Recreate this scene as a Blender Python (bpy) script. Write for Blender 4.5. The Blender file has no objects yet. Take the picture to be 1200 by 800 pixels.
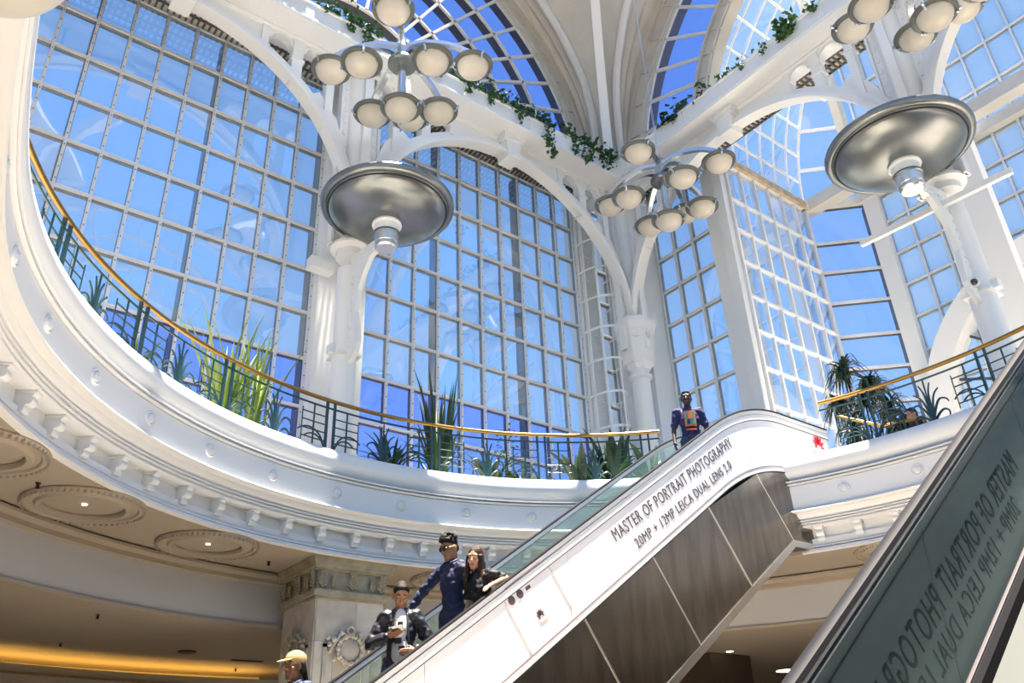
import bpy, bmesh, math, random
from math import sin, cos, pi, radians as R, sqrt, atan2, hypot
from mathutils import Vector, Matrix
random.seed(7)
S = bpy.context.scene
COL = S.collection

# ------------------------------------------------------------------ camera, light, exposure
# the camera stands at the origin of the building grid: x runs along the big window wall,
# y towards it, z up; the hall floor is 2.5 m below it and the gallery floor 4.8 m above it.
cam = bpy.data.cameras.new('camera'); camo = bpy.data.objects.new('camera', cam); COL.objects.link(camo)
cam.sensor_width = 36.0; cam.lens = 982.4 * 36 / 1200; cam.clip_start = .05; cam.clip_end = 500
_r = Vector((0.79397082, -0.6067751, -0.03787229)); _u = Vector((-0.26312058, -0.39911761, 0.87833518)); _f = Vector((0.54806742, 0.68740753, 0.47654275))
camo.matrix_world = Matrix(((_r.x, _u.x, -_f.x, 0), (_r.y, _u.y, -_f.y, 0), (_r.z, _u.z, -_f.z, 0), (0, 0, 0, 1)))
S.camera = camo
S.view_settings.view_transform = 'Standard'; S.view_settings.look = 'None'
S.view_settings.exposure = 0.14; S.view_settings.gamma = 1.0; S.view_settings.use_curve_mapping = False

SUN_TO = Vector((0.0354, -0.0796, 0.9962)).normalized()
w = bpy.data.worlds.new('sky'); S.world = w; w.use_nodes = True
wn = w.node_tree.nodes; wl = w.node_tree.links; wn.clear()
wo = wn.new('ShaderNodeOutputWorld'); wb = wn.new('ShaderNodeBackground'); sky = wn.new('ShaderNodeTexSky')
sky.sky_type = 'NISHITA'; sky.sun_disc = False
sky.sun_elevation = math.asin(SUN_TO.z); sky.sun_rotation = atan2(SUN_TO.x, SUN_TO.y)
sky.altitude = 300; sky.air_density = 1.0; sky.dust_density = 0.3; sky.ozone_density = 4.0
tint = wn.new('ShaderNodeVectorMath'); tint.operation = 'MULTIPLY'; tint.inputs[1].default_value = (.92, .985, 1.0)
wl.new(sky.outputs[0], tint.inputs[0]); hs = wn.new('ShaderNodeHueSaturation'); hs.inputs['Saturation'].default_value = 1.06
wl.new(tint.outputs[0], hs.inputs['Color']); wl.new(hs.outputs[0], wb.inputs[0]); wb.inputs[1].default_value = 0.26
wl.new(wb.outputs[0], wo.inputs[0])
sl = bpy.data.lights.new('sun', 'SUN'); sl.energy = 24; sl.angle = R(0.6); sl.color = (1, .90, .76)
so = bpy.data.objects.new('sun', sl); COL.objects.link(so); so.rotation_euler = SUN_TO.to_track_quat('Z', 'Y').to_euler()
so.location = (20, -20, 40)

# ------------------------------------------------------------------ materials
MATS = {}
def mat(name, col, rough=.5, metal=0., bump=0., bscale=20., var=0., vscale=3., stretch=None, spec=.5, emit=None, estr=0., coat=0.):
    m = bpy.data.materials.new(name); m.use_nodes = True
    nt = m.node_tree; b = nt.nodes['Principled BSDF']
    b.inputs['Base Color'].default_value = (*col, 1); b.inputs['Roughness'].default_value = rough
    b.inputs['Metallic'].default_value = metal; b.inputs['Specular IOR Level'].default_value = spec
    b.inputs['Coat Weight'].default_value = coat
    if emit: b.inputs['Emission Color'].default_value = (*emit, 1); b.inputs['Emission Strength'].default_value = estr
    if bump or var:
        tc = nt.nodes.new('ShaderNodeTexCoord'); mp = nt.nodes.new('ShaderNodeMapping')
        nt.links.new(tc.outputs['Object'], mp.inputs[0])
        if stretch: mp.inputs['Scale'].default_value = stretch[:3]; mp.inputs['Rotation'].default_value = stretch[3:6] if len(stretch) > 3 else (0, 0, 0)
    if var:
        n = nt.nodes.new('ShaderNodeTexNoise'); n.inputs['Scale'].default_value = vscale; n.inputs['Detail'].default_value = 4
        nt.links.new(mp.outputs[0], n.inputs['Vector'])
        r = nt.nodes.new('ShaderNodeValToRGB'); r.color_ramp.elements[0].position = .3; r.color_ramp.elements[1].position = .7
        r.color_ramp.elements[0].color = (*[c * (1 - var) for c in col], 1); r.color_ramp.elements[1].color = (*[min(1, c * (1 + var * .5)) for c in col], 1)
        nt.links.new(n.outputs[0], r.inputs[0]); nt.links.new(r.outputs[0], b.inputs['Base Color'])
    if bump:
        n2 = nt.nodes.new('ShaderNodeTexNoise'); n2.inputs['Scale'].default_value = bscale; n2.inputs['Detail'].default_value = 3
        nt.links.new(mp.outputs[0], n2.inputs['Vector'])
        bp = nt.nodes.new('ShaderNodeBump'); bp.inputs['Strength'].default_value = bump; bp.inputs['Distance'].default_value = .02
        nt.links.new(n2.outputs[0], bp.inputs['Height']); nt.links.new(bp.outputs[0], b.inputs['Normal'])
    MATS[name] = m; return m

def glass(name, tint, haze, hazecol, gloss=1., wav=.05, wscale=.9, ior=1.5):
    """thin window glass: tinted see-through + a film of dirt + mirror reflection by angle"""
    m = bpy.data.materials.new(name); m.use_nodes = True; nt = m.node_tree; nt.nodes.clear(); N = nt.nodes.new; L = nt.links.new
    out = N('ShaderNodeOutputMaterial'); tr = N('ShaderNodeBsdfTransparent'); tr.inputs[0].default_value = (*tint, 1)
    df = N('ShaderNodeBsdfTranslucent'); df.inputs[0].default_value = (*hazecol, 1)
    d2 = N('ShaderNodeBsdfDiffuse'); d2.inputs[0].default_value = (*hazecol, 1)
    md = N('ShaderNodeMixShader'); md.inputs[0].default_value = .5; L(df.outputs[0], md.inputs[1]); L(d2.outputs[0], md.inputs[2])
    mx = N('ShaderNodeMixShader'); mx.inputs[0].default_value = haze; L(tr.outputs[0], mx.inputs[1]); L(md.outputs[0], mx.inputs[2])
    gl = N('ShaderNodeBsdfGlossy'); gl.inputs['Roughness'].default_value = .015; gl.inputs[0].default_value = (.95, .97, 1, 1)
    tc = N('ShaderNodeTexCoord'); nz = N('ShaderNodeTexNoise'); nz.inputs['Scale'].default_value = wscale; nz.inputs['Detail'].default_value = 1
    geo = N('ShaderNodeObjectInfo'); ad = N('ShaderNodeVectorMath'); ad.operation = 'ADD'
    L(tc.outputs['Object'], ad.inputs[0]); L(geo.outputs['Random'], ad.inputs[1]); L(ad.outputs[0], nz.inputs['Vector'])
    bp = N('ShaderNodeBump'); bp.inputs['Strength'].default_value = wav; bp.inputs['Distance'].default_value = .1; L(nz.outputs[0], bp.inputs['Height']); L(bp.outputs[0], gl.inputs['Normal'])
    fr = N('ShaderNodeLayerWeight'); pw = N('ShaderNodeMath'); pw.operation = 'POWER'; pw.inputs[1].default_value = 5.; L(fr.outputs['Facing'], pw.inputs[0])
    mu = N('ShaderNodeMath'); mu.operation = 'MULTIPLY_ADD'; mu.inputs[1].default_value = .9*gloss; mu.inputs[2].default_value = .035*gloss; mu.use_clamp = True; L(pw.outputs[0], mu.inputs[0])
    m2 = N('ShaderNodeMixShader'); L(mu.outputs[0], m2.inputs[0]); L(mx.outputs[0], m2.inputs[1]); L(gl.outputs[0], m2.inputs[2])
    L(m2.outputs[0], out.inputs[0]); MATS[name] = m; return m

mat('white', (.80, .80, .795), .42, bump=.02, bscale=6)
mat('white_shiny', (.82, .82, .815), .28)
mat('fascia', (.76, .77, .78), .38, bump=.02, bscale=5)
mat('cream', (.56, .515, .44), .55, var=.12, vscale=1.5)
mat('cream_rib', (.68, .65, .59), .5, var=.08, vscale=2)
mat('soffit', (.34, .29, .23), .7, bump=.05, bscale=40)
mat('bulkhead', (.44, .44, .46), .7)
mat('silver', (.72, .72, .73), .40, metal=.25)
mat('gasket', (.02, .025, .04), .5)  # dark web of the window bars: shade of their depth put into colour
mat('dark_frame', (.06, .065, .09), .5)
mat('grille', (.10, .095, .09), .6)
mat('steel', (.26, .24, .22), .24, metal=1., var=.25, vscale=1.2, bump=.03, bscale=30, stretch=(6.0, 1, 1.0, 0, R(34), 0))
mat('steel_plain', (.72, .71, .69), .28, metal=1.)
mat('chrome', (.62, .65, .68), .22, metal=1.)
mat('dish_metal', (.25, .265, .265), .3, metal=.9, var=.12, vscale=2)
mat('ring_grey', (.15, .16, .15), .4, metal=.3)
mat('bowl', (.62, .57, .49), .35, spec=.5)
mat('iron', (.012, .05, .06), .35)
mat('brass', (.36, .21, .06), .34, metal=1.)
mat('rubber', (.010, .010, .014), .6, spec=.18); mat('matte_black', (.010, .010, .012), .9, spec=.08); mat('trim_grey', (.16, .20, .21), .5); mat('deck_metal', (.075, .082, .08), .5, metal=.2)
mat('film', (.92, .92, .93), .25, coat=.3)
mat('ink', (.10, .07, .08), .6)
mat('ink_pale', (.52, .40, .36), .5)
mat('red_print', (.85, .035, .06), .5)
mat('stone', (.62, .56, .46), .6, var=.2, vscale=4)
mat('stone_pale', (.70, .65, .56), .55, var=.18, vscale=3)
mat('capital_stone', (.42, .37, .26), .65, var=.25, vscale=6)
mat('floor_tile', (.62, .57, .51), .45, var=.1, vscale=1)
mat('step_metal', (.25, .25, .26), .4, metal=.8)
mat('black', (.012, .012, .012), .5)
mat('dark_brown', (.05, .035, .025), .5)
mat('leaf', (.045, .11, .02), .45, var=.4, vscale=3)
mat('leaf_light', (.26, .36, .06), .45, var=.35, vscale=4)
mat('leaf_dark', (.02, .055, .02), .45, var=.4, vscale=4)
mat('ivy', (.03, .10, .02), .5, var=.4, vscale=8)
mat('soil', (.05, .035, .02), .9)
mat('skin_tan', (.36, .18, .10), .5); mat('skin_brown', (.24, .11, .06), .5); mat('skin_dark', (.05, .025, .018), .45); mat('skin_fair', (.50, .27, .18), .5)
mat('hair_black', (.012, .009, .008), .65, spec=.25, bump=.4, bscale=60); mat('hair_brown', (.035, .017, .009), .5, spec=.3, bump=.4, bscale=50, stretch=(6, 6, 1))
mat('jacket', (.018, .02, .03), .48, bump=.3, bscale=9); mat('navy', (.018, .025, .075), .7, bump=.2, bscale=12); mat('black_cloth', (.012, .012, .014), .7, bump=.2, bscale=12)
mat('tee_white', (.75, .74, .72), .8, bump=.3, bscale=10); mat('denim', (.05, .07, .13), .8, var=.2, vscale=20); mat('tee_navy', (.03, .035, .12), .8, bump=.2, bscale=12)
mat('cap_tan', (.42, .28, .13), .8); mat('orange', (.75, .17, .06), .7); mat('teal', (.06, .30, .24), .7); mat('eye_white', (.26, .25, .24), .3); mat('iris', (.02, .012, .01), .2)
mat('lip', (.30, .09, .08), .4); mat('lens_dark', (.02, .02, .03), .08, spec=1.)
mat('glow_spot', (.9, .85, .7), .4, emit=(1, .85, .6), estr=6.)
mat('globe', (.55, .54, .49), .4)
mat('cove_paint', (.72, .60, .42), .7)
glass('pane_hazy', (.95, .98, 1.0), .08, (.70, .88, 1.0), gloss=4.0, wav=.10)
glass('pane_pale', (.95, .98, 1.0), .30, (.80, .93, 1.0), gloss=1.2, wav=.06)
glass('pane_low', (.72, .76, 1.0), .05, (.5, .6, 1.), gloss=1.2, wav=.1)
glass('pane_soft', (.92, .94, 1.0), .05, (.8, .85, 1.0), gloss=.8, wav=.03)
glass('pane_clear', (.70, .76, .95), .004, (.6, .75, .95), gloss=.5, wav=.04)
glass('balustrade_glass', (.86, .95, .92), .20, (.80, .93, .89), gloss=.5, wav=.0)
glass('inner_glass', (.90, .94, .94), .04, (.75, .9, .85), gloss=.10, wav=.0)
glass('film_back', (.44, .49, .51), .55, (.20, .245, .26), gloss=.10, wav=.0)

# ------------------------------------------------------------------ mesh helper
def worig(o):
    t = Vector((0,0,0))
    while o is not None: t = t + o.location; o = o.parent
    return t
def warp(x, y):
    """the opening is not a true circle: its left flank runs on straight before it turns"""
    a = math.degrees(atan2(y-C0[1], x-C0[0])) % 360
    if 168 < a < 300:
        k = min(1, (a-168)/34); k = k*k*(3-2*k); y -= 2.4*k; x -= .46*k
    return x, y
class MB:
    def __init__(s): s.v = []; s.f = []; s.m = []; s.cur = 0
    def quad(s, a, b, c, d):
        n = len(s.v); s.v += [tuple(a), tuple(b), tuple(c), tuple(d)]; s.f.append((n, n+1, n+2, n+3)); s.m.append(s.cur); return s
    def face(s, pts):
        n = len(s.v); s.v += [tuple(p) for p in pts]; s.f.append(tuple(range(n, n+len(pts)))); s.m.append(s.cur); return s
    def _hex(s, p):
        n = len(s.v); s.v += [tuple(q) for q in p]
        for q in ((0,3,2,1),(4,5,6,7),(0,1,5,4),(1,2,6,5),(2,3,7,6),(3,0,4,7)): s.f.append(tuple(n+i for i in q)); s.m.append(s.cur)
        return s
    def mm(s, x0, x1, y0, y1, z0, z1):
        return s._hex([(x0,y0,z0),(x1,y0,z0),(x1,y1,z0),(x0,y1,z0),(x0,y0,z1),(x1,y0,z1),(x1,y1,z1),(x0,y1,z1)])
    def fbox(s, fr, u0, u1, v0, v1, w0, w1):
        return s._hex([fr(u0,v0,w0),fr(u1,v0,w0),fr(u1,v1,w0),fr(u0,v1,w0),fr(u0,v0,w1),fr(u1,v0,w1),fr(u1,v1,w1),fr(u0,v1,w1)])
    def bar(s, p, q, a, b, up=(0,0,1)):
        p = Vector(p); q = Vector(q); d = (q-p).normalized(); x = d.cross(Vector(up))
        if x.length < 1e-4: x = d.cross(Vector((1,0,0)))
        x.normalize(); y = x.cross(d); x *= a/2; y *= b/2
        return s._hex([p-x-y, p+x-y, p+x+y, p-x+y, q-x-y, q+x-y, q+x+y, q-x+y])
    def prism(s, fr, pts, w0, w1):
        n = len(s.v); k = len(pts)
        s.v += [tuple(fr(u, v, w0)) for u, v in pts] + [tuple(fr(u, v, w1)) for u, v in pts]
        s.f.append(tuple(n+i for i in range(k))); s.f.append(tuple(n+k+i for i in reversed(range(k)))); s.m += [s.cur]*2
        for i in range(k): s.f.append((n+i, n+(i+1)%k, n+k+(i+1)%k, n+k+i)); s.m.append(s.cur)
        return s
    def tube(s, path, r, n=8, caps=True, flat=None):
        P = [Vector(p) for p in path]; k = len(P); base = len(s.v); prev = None
        for i, p in enumerate(P):
            d = (P[min(i+1,k-1)] - P[max(i-1,0)]).normalized()
            if prev is None:
                x = d.cross(Vector((0,0,1)));  x = x if x.length > 1e-3 else d.cross(Vector((1,0,0)))
            else: x = prev - d*prev.dot(d)
            x.normalize(); prev = x; y = d.cross(x); rr = r(i/(k-1)) if callable(r) else r
            for j in range(n):
                a = 2*pi*j/n; s.v.append(tuple(p + x*(cos(a)*rr) + y*(sin(a)*rr*(flat or 1))))
        for i in range(k-1):
            for j in range(n):
                s.f.append((base+i*n+j, base+i*n+(j+1)%n, base+(i+1)*n+(j+1)%n, base+(i+1)*n+j)); s.m.append(s.cur)
        if caps:
            s.f.append(tuple(base+j for j in reversed(range(n)))); s.f.append(tuple(base+(k-1)*n+j for j in range(n))); s.m += [s.cur]*2
        return s
    def rings(s, rows, closed=True, caps=True):
        """loft: rows of equal point counts"""
        base = len(s.v); n = len(rows[0])
        for r in rows: s.v += [tuple(p) for p in r]
        for i in range(len(rows)-1):
            for j in range(n if closed else n-1):
                s.f.append((base+i*n+j, base+i*n+(j+1)%n, base+(i+1)*n+(j+1)%n, base+(i+1)*n+j)); s.m.append(s.cur)
        if caps and closed:
            s.f.append(tuple(base+j for j in reversed(range(n)))); s.f.append(tuple(base+(len(rows)-1)*n+j for j in range(n))); s.m += [s.cur]*2
        return s
    def lathe(s, prof, o=(0,0,0), n=24, X=None, caps=True):
        """profile of (radius, height) about the z axis at o; X maps a local Vector on"""
        o = Vector(o); rows = []
        for r, h in prof:
            row = []
            for j in range(n):
                a = 2*pi*j/n; p = Vector((r*cos(a), r*sin(a), h)); row.append(o + (X @ p if X else p))
            rows.append(row)
        return s.rings(rows, True, caps)
    def ring_sweep(s, prof, C, a0, a1, n, caps=True):
        rows = []
        for i in range(n+1):
            a = a0 + (a1-a0)*i/n; rows.append([((*warp(C[0]+r*cos(a), C[1]+r*sin(a)), z) if C is C0 else (C[0]+r*cos(a), C[1]+r*sin(a), z)) for r, z in prof])
        full = abs(abs(a1-a0) - 2*pi) < 1e-6
        return s.rings(rows, True, caps and not full)
    def arch(s, fr, uc, vc, r0, r1, a0, a1, w0, w1, n=32):
        rows = []
        for i in range(n+1):
            a = a0 + (a1-a0)*i/n; c, t = cos(a), sin(a)
            rows.append([fr(uc+r0*c, vc+r0*t, w0), fr(uc+r1*c, vc+r1*t, w0), fr(uc+r1*c, vc+r1*t, w1), fr(uc+r0*c, vc+r0*t, w1)])
        return s.rings(rows)
    def sphere(s, c, r, n=10, m=7, sc=(1,1,1), M=None):
        c = Vector(c); rows = []
        for i in range(m+1):
            t = -pi/2 + pi*i/m; row = []
            for j in range(n):
                p = Vector((r*sc[0]*max(cos(t),.02)*cos(2*pi*j/n), r*sc[1]*max(cos(t),.02)*sin(2*pi*j/n), r*sc[2]*sin(t)))
                row.append(c + (M @ p if M else p))
            rows.append(row)
        return s.rings(rows)
    def build(s, name, mats, parent=None, smooth=False, at=None, fix=True, local=False):
        me = bpy.data.meshes.new(name); po = worig(parent)
        o = Vector(at) if at is not None else po
        V = s.v if local else [(x-o.x, y-o.y, z-o.z) for x, y, z in s.v]
        me.from_pydata(V, [], s.f)
        for mm_ in (mats if isinstance(mats, (list, tuple)) else [mats]): me.materials.append(MATS[mm_])
        if max(s.m, default=0): me.polygons.foreach_set('material_index', s.m)
        if fix:
            b = bmesh.new(); b.from_mesh(me); bmesh.ops.recalc_face_normals(b, faces=b.faces); b.to_mesh(me); b.free()
        if smooth:
            me.polygons.foreach_set('use_smooth', [True]*len(me.polygons))
            me.set_sharp_from_angle(angle=R(smooth if smooth is not True else 40))
        ob = bpy.data.objects.new(name, me); COL.objects.link(ob)
        ob.parent = parent; ob.location = (o - po) if (at is not None or not local) else (0, 0, 0)
        return ob

def empty(name, loc, label, cat, group=None):
    o = bpy.data.objects.new(name, None); COL.objects.link(o); o.location = loc; o.empty_display_size = .2
    if label: o['label'] = label; o['category'] = cat
    if group: o['group'] = group
    return o
def struct(name, loc=(0,0,0)):
    o = bpy.data.objects.new(name, None); COL.objects.link(o); o.location = loc; o['kind'] = 'structure'
    return o
def tag(o, label, cat, group=None):
    o['label'] = label; o['category'] = cat
    if group: o['group'] = group
    return o
def inst(src, parent, loc=(0,0,0), rz=None, M=None):
    c = src.copy(); COL.objects.link(c)
    if parent is not None: c.parent = parent
    c.location = loc
    if rz is not None: c.rotation_euler = (0, 0, rz)
    if M is not None: c.matrix_local = M
    return c
def frame(o, eu, ew):
    o = Vector(o); eu = Vector(eu); ew = Vector(ew); ev = Vector((0,0,1))
    return lambda u, v, w=0.: o + eu*u + ev*v + ew*w
FW1 = frame((0,13.17,0), (1,0,0), (0,-1,0))      # arcade in front of the big windows
FW2 = frame((14.67,0,0), (0,1,0), (-1,0,0))      # arcade in front of the bay
C0 = (6.26, 5.08)                                # centre of the round gallery
def pol(r, deg, z): return (*warp(C0[0]+r*cos(R(deg)), C0[1]+r*sin(R(deg))), z)

# ================================================================== LARGE STRUCTURE
def square_ring(r, zlo, zhi, box, n=96):
    """slab with a round hole of radius r and a rectangular outline"""
    x0, x1, y0, y1 = box; rows = []
    for i in range(n+1):
        a = 2*pi*i/n; c, t = cos(a), sin(a); k = 1e9
        if abs(c) > 1e-6: k = min(k, ((x1 if c > 0 else x0)-C0[0])/c)
        if abs(t) > 1e-6: k = min(k, ((y1 if t > 0 else y0)-C0[1])/t)
        o = (C0[0]+k*c, C0[1]+k*t); q = warp(C0[0]+r*c, C0[1]+r*t)
        rows.append([(*q, zlo), (*o, zlo), (*o, zhi), (*q, zhi)])
    return MB().rings(rows, True, False)
def kind(o, k='structure'): o['kind'] = k; return o

kind(MB().mm(-12, 28, -12, 21, -2.7, -2.5).build('floor', 'floor_tile'))
kind(square_ring(6.6, 4.55, 4.80, (-3, 22, -4.8, 14.6)).build('floor', 'floor_tile'))
# under the gallery: upper ceiling, drop, lower ceiling, light cove
ceil = struct('ceiling')
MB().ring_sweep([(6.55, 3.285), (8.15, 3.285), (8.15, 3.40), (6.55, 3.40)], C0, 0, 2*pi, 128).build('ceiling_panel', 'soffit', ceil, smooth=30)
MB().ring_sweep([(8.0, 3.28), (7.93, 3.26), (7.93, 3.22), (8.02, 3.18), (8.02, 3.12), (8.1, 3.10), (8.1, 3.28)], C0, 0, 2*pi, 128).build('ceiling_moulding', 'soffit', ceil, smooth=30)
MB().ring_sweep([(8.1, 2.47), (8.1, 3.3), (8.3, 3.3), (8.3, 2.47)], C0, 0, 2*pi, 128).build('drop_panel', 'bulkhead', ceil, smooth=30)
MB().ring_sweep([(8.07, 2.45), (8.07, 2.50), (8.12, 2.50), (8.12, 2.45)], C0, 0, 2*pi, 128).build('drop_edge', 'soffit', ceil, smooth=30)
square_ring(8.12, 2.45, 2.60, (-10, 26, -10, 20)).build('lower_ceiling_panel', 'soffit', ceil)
MB().ring_sweep([(12.0, 2.22), (12.0, 2.10), (11.9, 2.05), (12.05, 1.95), (12.05, 1.2), (12.9, 1.2), (12.9, 2.0), (12.2, 2.0), (12.2, 2.22)], C0, R(85), R(155), 60).build('cove_ledge', 'soffit', ceil, smooth=30)
MB().ring_sweep([(13.5, 1.2), (13.5, 2.46), (13.7, 2.46), (13.7, 1.2)], C0, R(85), R(155), 60).build('cove_back', 'cove_paint', ceil, smooth=30)
mat('cove_light', (1, .7, .25), .5, emit=(1, .58, .12), estr=9)
cove = MB().ring_sweep([(12.55, 2.02), (12.55, 2.08), (12.75, 2.08), (12.75, 2.02)], C0, R(86), R(154), 50).build('light_strip', 'cove_light', ceil)
cove['label'] = 'warm yellow light strip hidden in the cove'
# round plaster mouldings on the gallery ceiling
def plate_moulding(deg, r=7.18):
    x, y, _ = pol(r, deg, 0)
    m = MB()
    m.lathe([(.50, 0), (.70, 0), (.70, -.02), (.66, -.05), (.62, -.05), (.60, -.025), (.55, -.025), (.52, -.06), (.47, -.06), (.45, -.03), (.45, 0)], (x, y, 3.28), 48, caps=False)
    for k in range(60):
        a = 2*pi*k/60; m.mm(x+.68*cos(a)-.012, x+.68*cos(a)+.012, y+.68*sin(a)-.012, y+.68*sin(a)+.012, 3.21, 3.27)
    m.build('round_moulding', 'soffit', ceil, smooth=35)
PLD = [60, 75.5, 109.9, 126.8, 141.8, 157.8, 14]
for d in PLD: plate_moulding(d)
kind(MB().mm(-10.2, 26.2, 20, 20.2, -2.5, 2.6).build('wall_back', 'cream'))
kind(MB().mm(26, 26.2, -10, 20, -2.5, 2.6).build('wall_right', 'cream'))
kind(MB().mm(-10.2, -10, -10, 20, -2.5, 2.6).build('wall_unseen_left', 'cream'))  # unseen, added to keep sky light from leaking in under the gallery
kind(MB().mm(-10, 26, -10.2, -10, -2.5, 2.6).build('wall_unseen_front', 'cream'))  # likewise unseen, put in against sky light leaking in
kind(MB().mm(14.3, 15.6, 11.9, 13.3, -2.5, 2.44).build('wall_inner', 'dark_brown'))

# ---- the round gallery edge: entablature with rosettes and scroll brackets
trim = struct('trim_1', (C0[0], C0[1], 3.28))
roll = [(6.37+.19*cos(R(a)), 4.645+.21*sin(R(a))) for a in range(90, 271, 20)]
prof = [(6.75, 4.84), (6.62, 4.86)] + roll + [(6.33, 4.43), (6.33, 4.415), (6.18, 4.41), (6.18, 4.39), (6.29, 4.385), (6.29, 4.37), (6.20, 4.365), (6.20, 4.345), (6.275, 4.34), (6.275, 4.332), (6.245, 4.328),
    (6.245, 3.94), (6.275, 3.936), (6.275, 3.926), (6.19, 3.92), (6.175, 3.90), (6.19, 3.885), (6.29, 3.88), (6.30, 3.85), (6.33, 3.81), (6.385, 3.785), (6.34, 3.775), (6.34, 3.757), (6.395, 3.752), (6.395, 3.742), (6.355, 3.737), (6.355, 3.717),
    (6.41, 3.712), (6.41, 3.702), (6.38, 3.697), (6.38, 3.677), (6.43, 3.67), (6.62, 3.68), (6.62, 3.46), (6.555, 3.45), (6.555, 3.42), (6.60, 3.415), (6.60, 3.405), (6.53, 3.39), (6.52, 3.36), (6.57, 3.352), (6.57, 3.342), (6.48, 3.335), (6.46, 3.31), (6.45, 3.28), (6.56, 3.28), (6.56, 3.5), (6.75, 3.5)]
for a0, a1, n in ((42, 302, 150), (-36, 25.5, 40)):
    MB().ring_sweep(prof, C0, R(a0), R(a1), n).build('cornice_ring', 'fascia', trim, smooth=25)
m = MB(); XR = Matrix.Rotation(pi/2, 3, 'Y').to_3x3()      # rosette faces -r
ROT = Matrix(((0,0,-1),(0,1,0),(1,0,0)))
m.lathe([(.092, 0), (.092, .016), (.078, .028), (.064, .012), (.056, .03), (.02, .04), (.0, .045)], (0,0,0), 20, X=ROT, caps=False)
for k in range(6):
    a = 2*pi*k/6; m.sphere((-.022, .04*cos(a), .04*sin(a)), .02, 6, 4)
ros = m.build('rosette', 'fascia', trim, smooth=50, local=True)
def place_ring(o, r, deg, z, first):
    c = o if first else inst(o, trim)
    x, y, _ = pol(r, deg, 0); c.location = (x-C0[0], y-C0[1], z-3.28); c.rotation_euler = (0, 0, R(deg)); return c
rdeg = [97.4+10.62*k for k in range(-5, 19)] + [17.45, 6.87, -3.7, -14.3, -24.9]
for i, d in enumerate(rdeg): place_ring(ros, 6.245, d, 4.145, i == 0)
m = MB()
frm = lambda u, v, w=0.: Vector((u, w, v))
m.prism(frm, [(0, .225), (-.20, .225), (-.215, .215), (-.215, .19), (-.19, .185), (-.165, .15), (-.17, .11), (-.12, .07), (-.125, .03), (-.085, -.005), (-.05, 0), (-.03, .03), (0, .04)], -.05, .05)
m.mm(-.22, 0, -.07, .07, .195, .222)
m.tube([(-.14, -.058, .12), (-.14, .058, .12)], .05, 10); m.tube([(-.09, -.058, .03), (-.09, .058, .03)], .036, 10)
mod = m.build('scroll_bracket', 'fascia', trim, smooth=40, local=True)
for i, d in enumerate([145.6+5.3*k for k in range(-19, 20)] + [22.5-5.3*k for k in range(0, 11)]):
    c = place_ring(mod, 6.625, d, 3.455, i == 0)

# ---- glazed walls
class Win:
    """a flat grid of panes between bars; every pane, mullion and transom is a part"""
    cache = {}
    def __init__(s, name, fr, key, glass='pane_hazy'):
        s.o = struct(name); s.fr = fr; s.key = key; s.glass = glass
    def pane(s, u0, u1, v0, v1, g=None):
        g = g or s.glass; k = (s.key, round(u1-u0, 3), round(v1-v0, 3), g); c = s.fr((u0+u1)/2, (v0+v1)/2, 0)
        if k not in Win.cache:
            h, t = (u1-u0)/2, (v1-v0)/2; o0 = s.fr(0,0,0); lf = lambda u, v, w: s.fr(u, v, w) - o0
            p = MB().fbox(lf, -h, h, -t, t, -.006, .006).build('pane', g, s.o, local=True); Win.cache[k] = p
        else: p = inst(Win.cache[k], s.o)
        p.location = c
    def bars(s, us, vs, u0, u1, v0, v1, bw=.055, deep=4, m=('silver', 'gasket'), off=0, web=.10):
        for i, u in enumerate(us):
            mb = MB(); mb.fbox(s.fr, u-bw/2, u+bw/2, v0, v1, .0, .06); mb.cur = 1
            d = .30 if deep and (i+off) % deep == 0 else web; x = bw*.75 if d > .2 else bw*.55
            mb.fbox(s.fr, u-x, u+x, v0, v1, -d, .0);  # depth shadow beside the bar, put in as a dark web
            if deep == 4:
                q = v0+.11
                while q < v1: mb.fbox(s.fr, u-.011, u+.011, q-.011, q+.011, .058, .066); q += .265
            mb.build('mullion', m, s.o)
        for v in vs:
            mb = MB(); mb.fbox(s.fr, u0, u1, v-bw/2, v+bw/2, .003, .058); mb.cur = 1
            mb.fbox(s.fr, u0, u1, v-bw*.6, v+bw*.6, -web, .0); mb.build('transom', m, s.o)
    def fill(s, us, vs, gl=lambda i, j: None):
        for i in range(len(us)-1):
            for j in range(len(vs)-1): s.pane(us[i], us[i+1], vs[j], vs[j+1], gl(i, j))

FG1 = frame((0,14.4,0), (1,0,0), (0,-1,0))
VS = [4.8, 5.83, 6.89] + [7.95+1.062*k for k in range(8)]
low = lambda i, j: 'pane_low' if j < 3 else None
US1 = [.97+.6375*k for k in range(-4, 9)]
W = Win('window_1', FG1, 'x'); W.fill(US1, VS, low); W.bars(US1, VS, US1[0], US1[-1], 4.8, VS[-1], off=0)
US2 = [9.26+.655*k for k in range(-3, 8)]
W = Win('window_2', FG1, 'x'); W.fill(US2, VS, low); W.bars(US2, VS, US2[0], US2[-1], 4.8, VS[-1], off=1)
US3 = [14.5, 15.1]
W = Win('window_3', FG1, 'x'); W.fill(US3, VS, low); W.bars(US3, VS, 14.5, 15.1, 4.8, VS[-1], deep=0)
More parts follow.
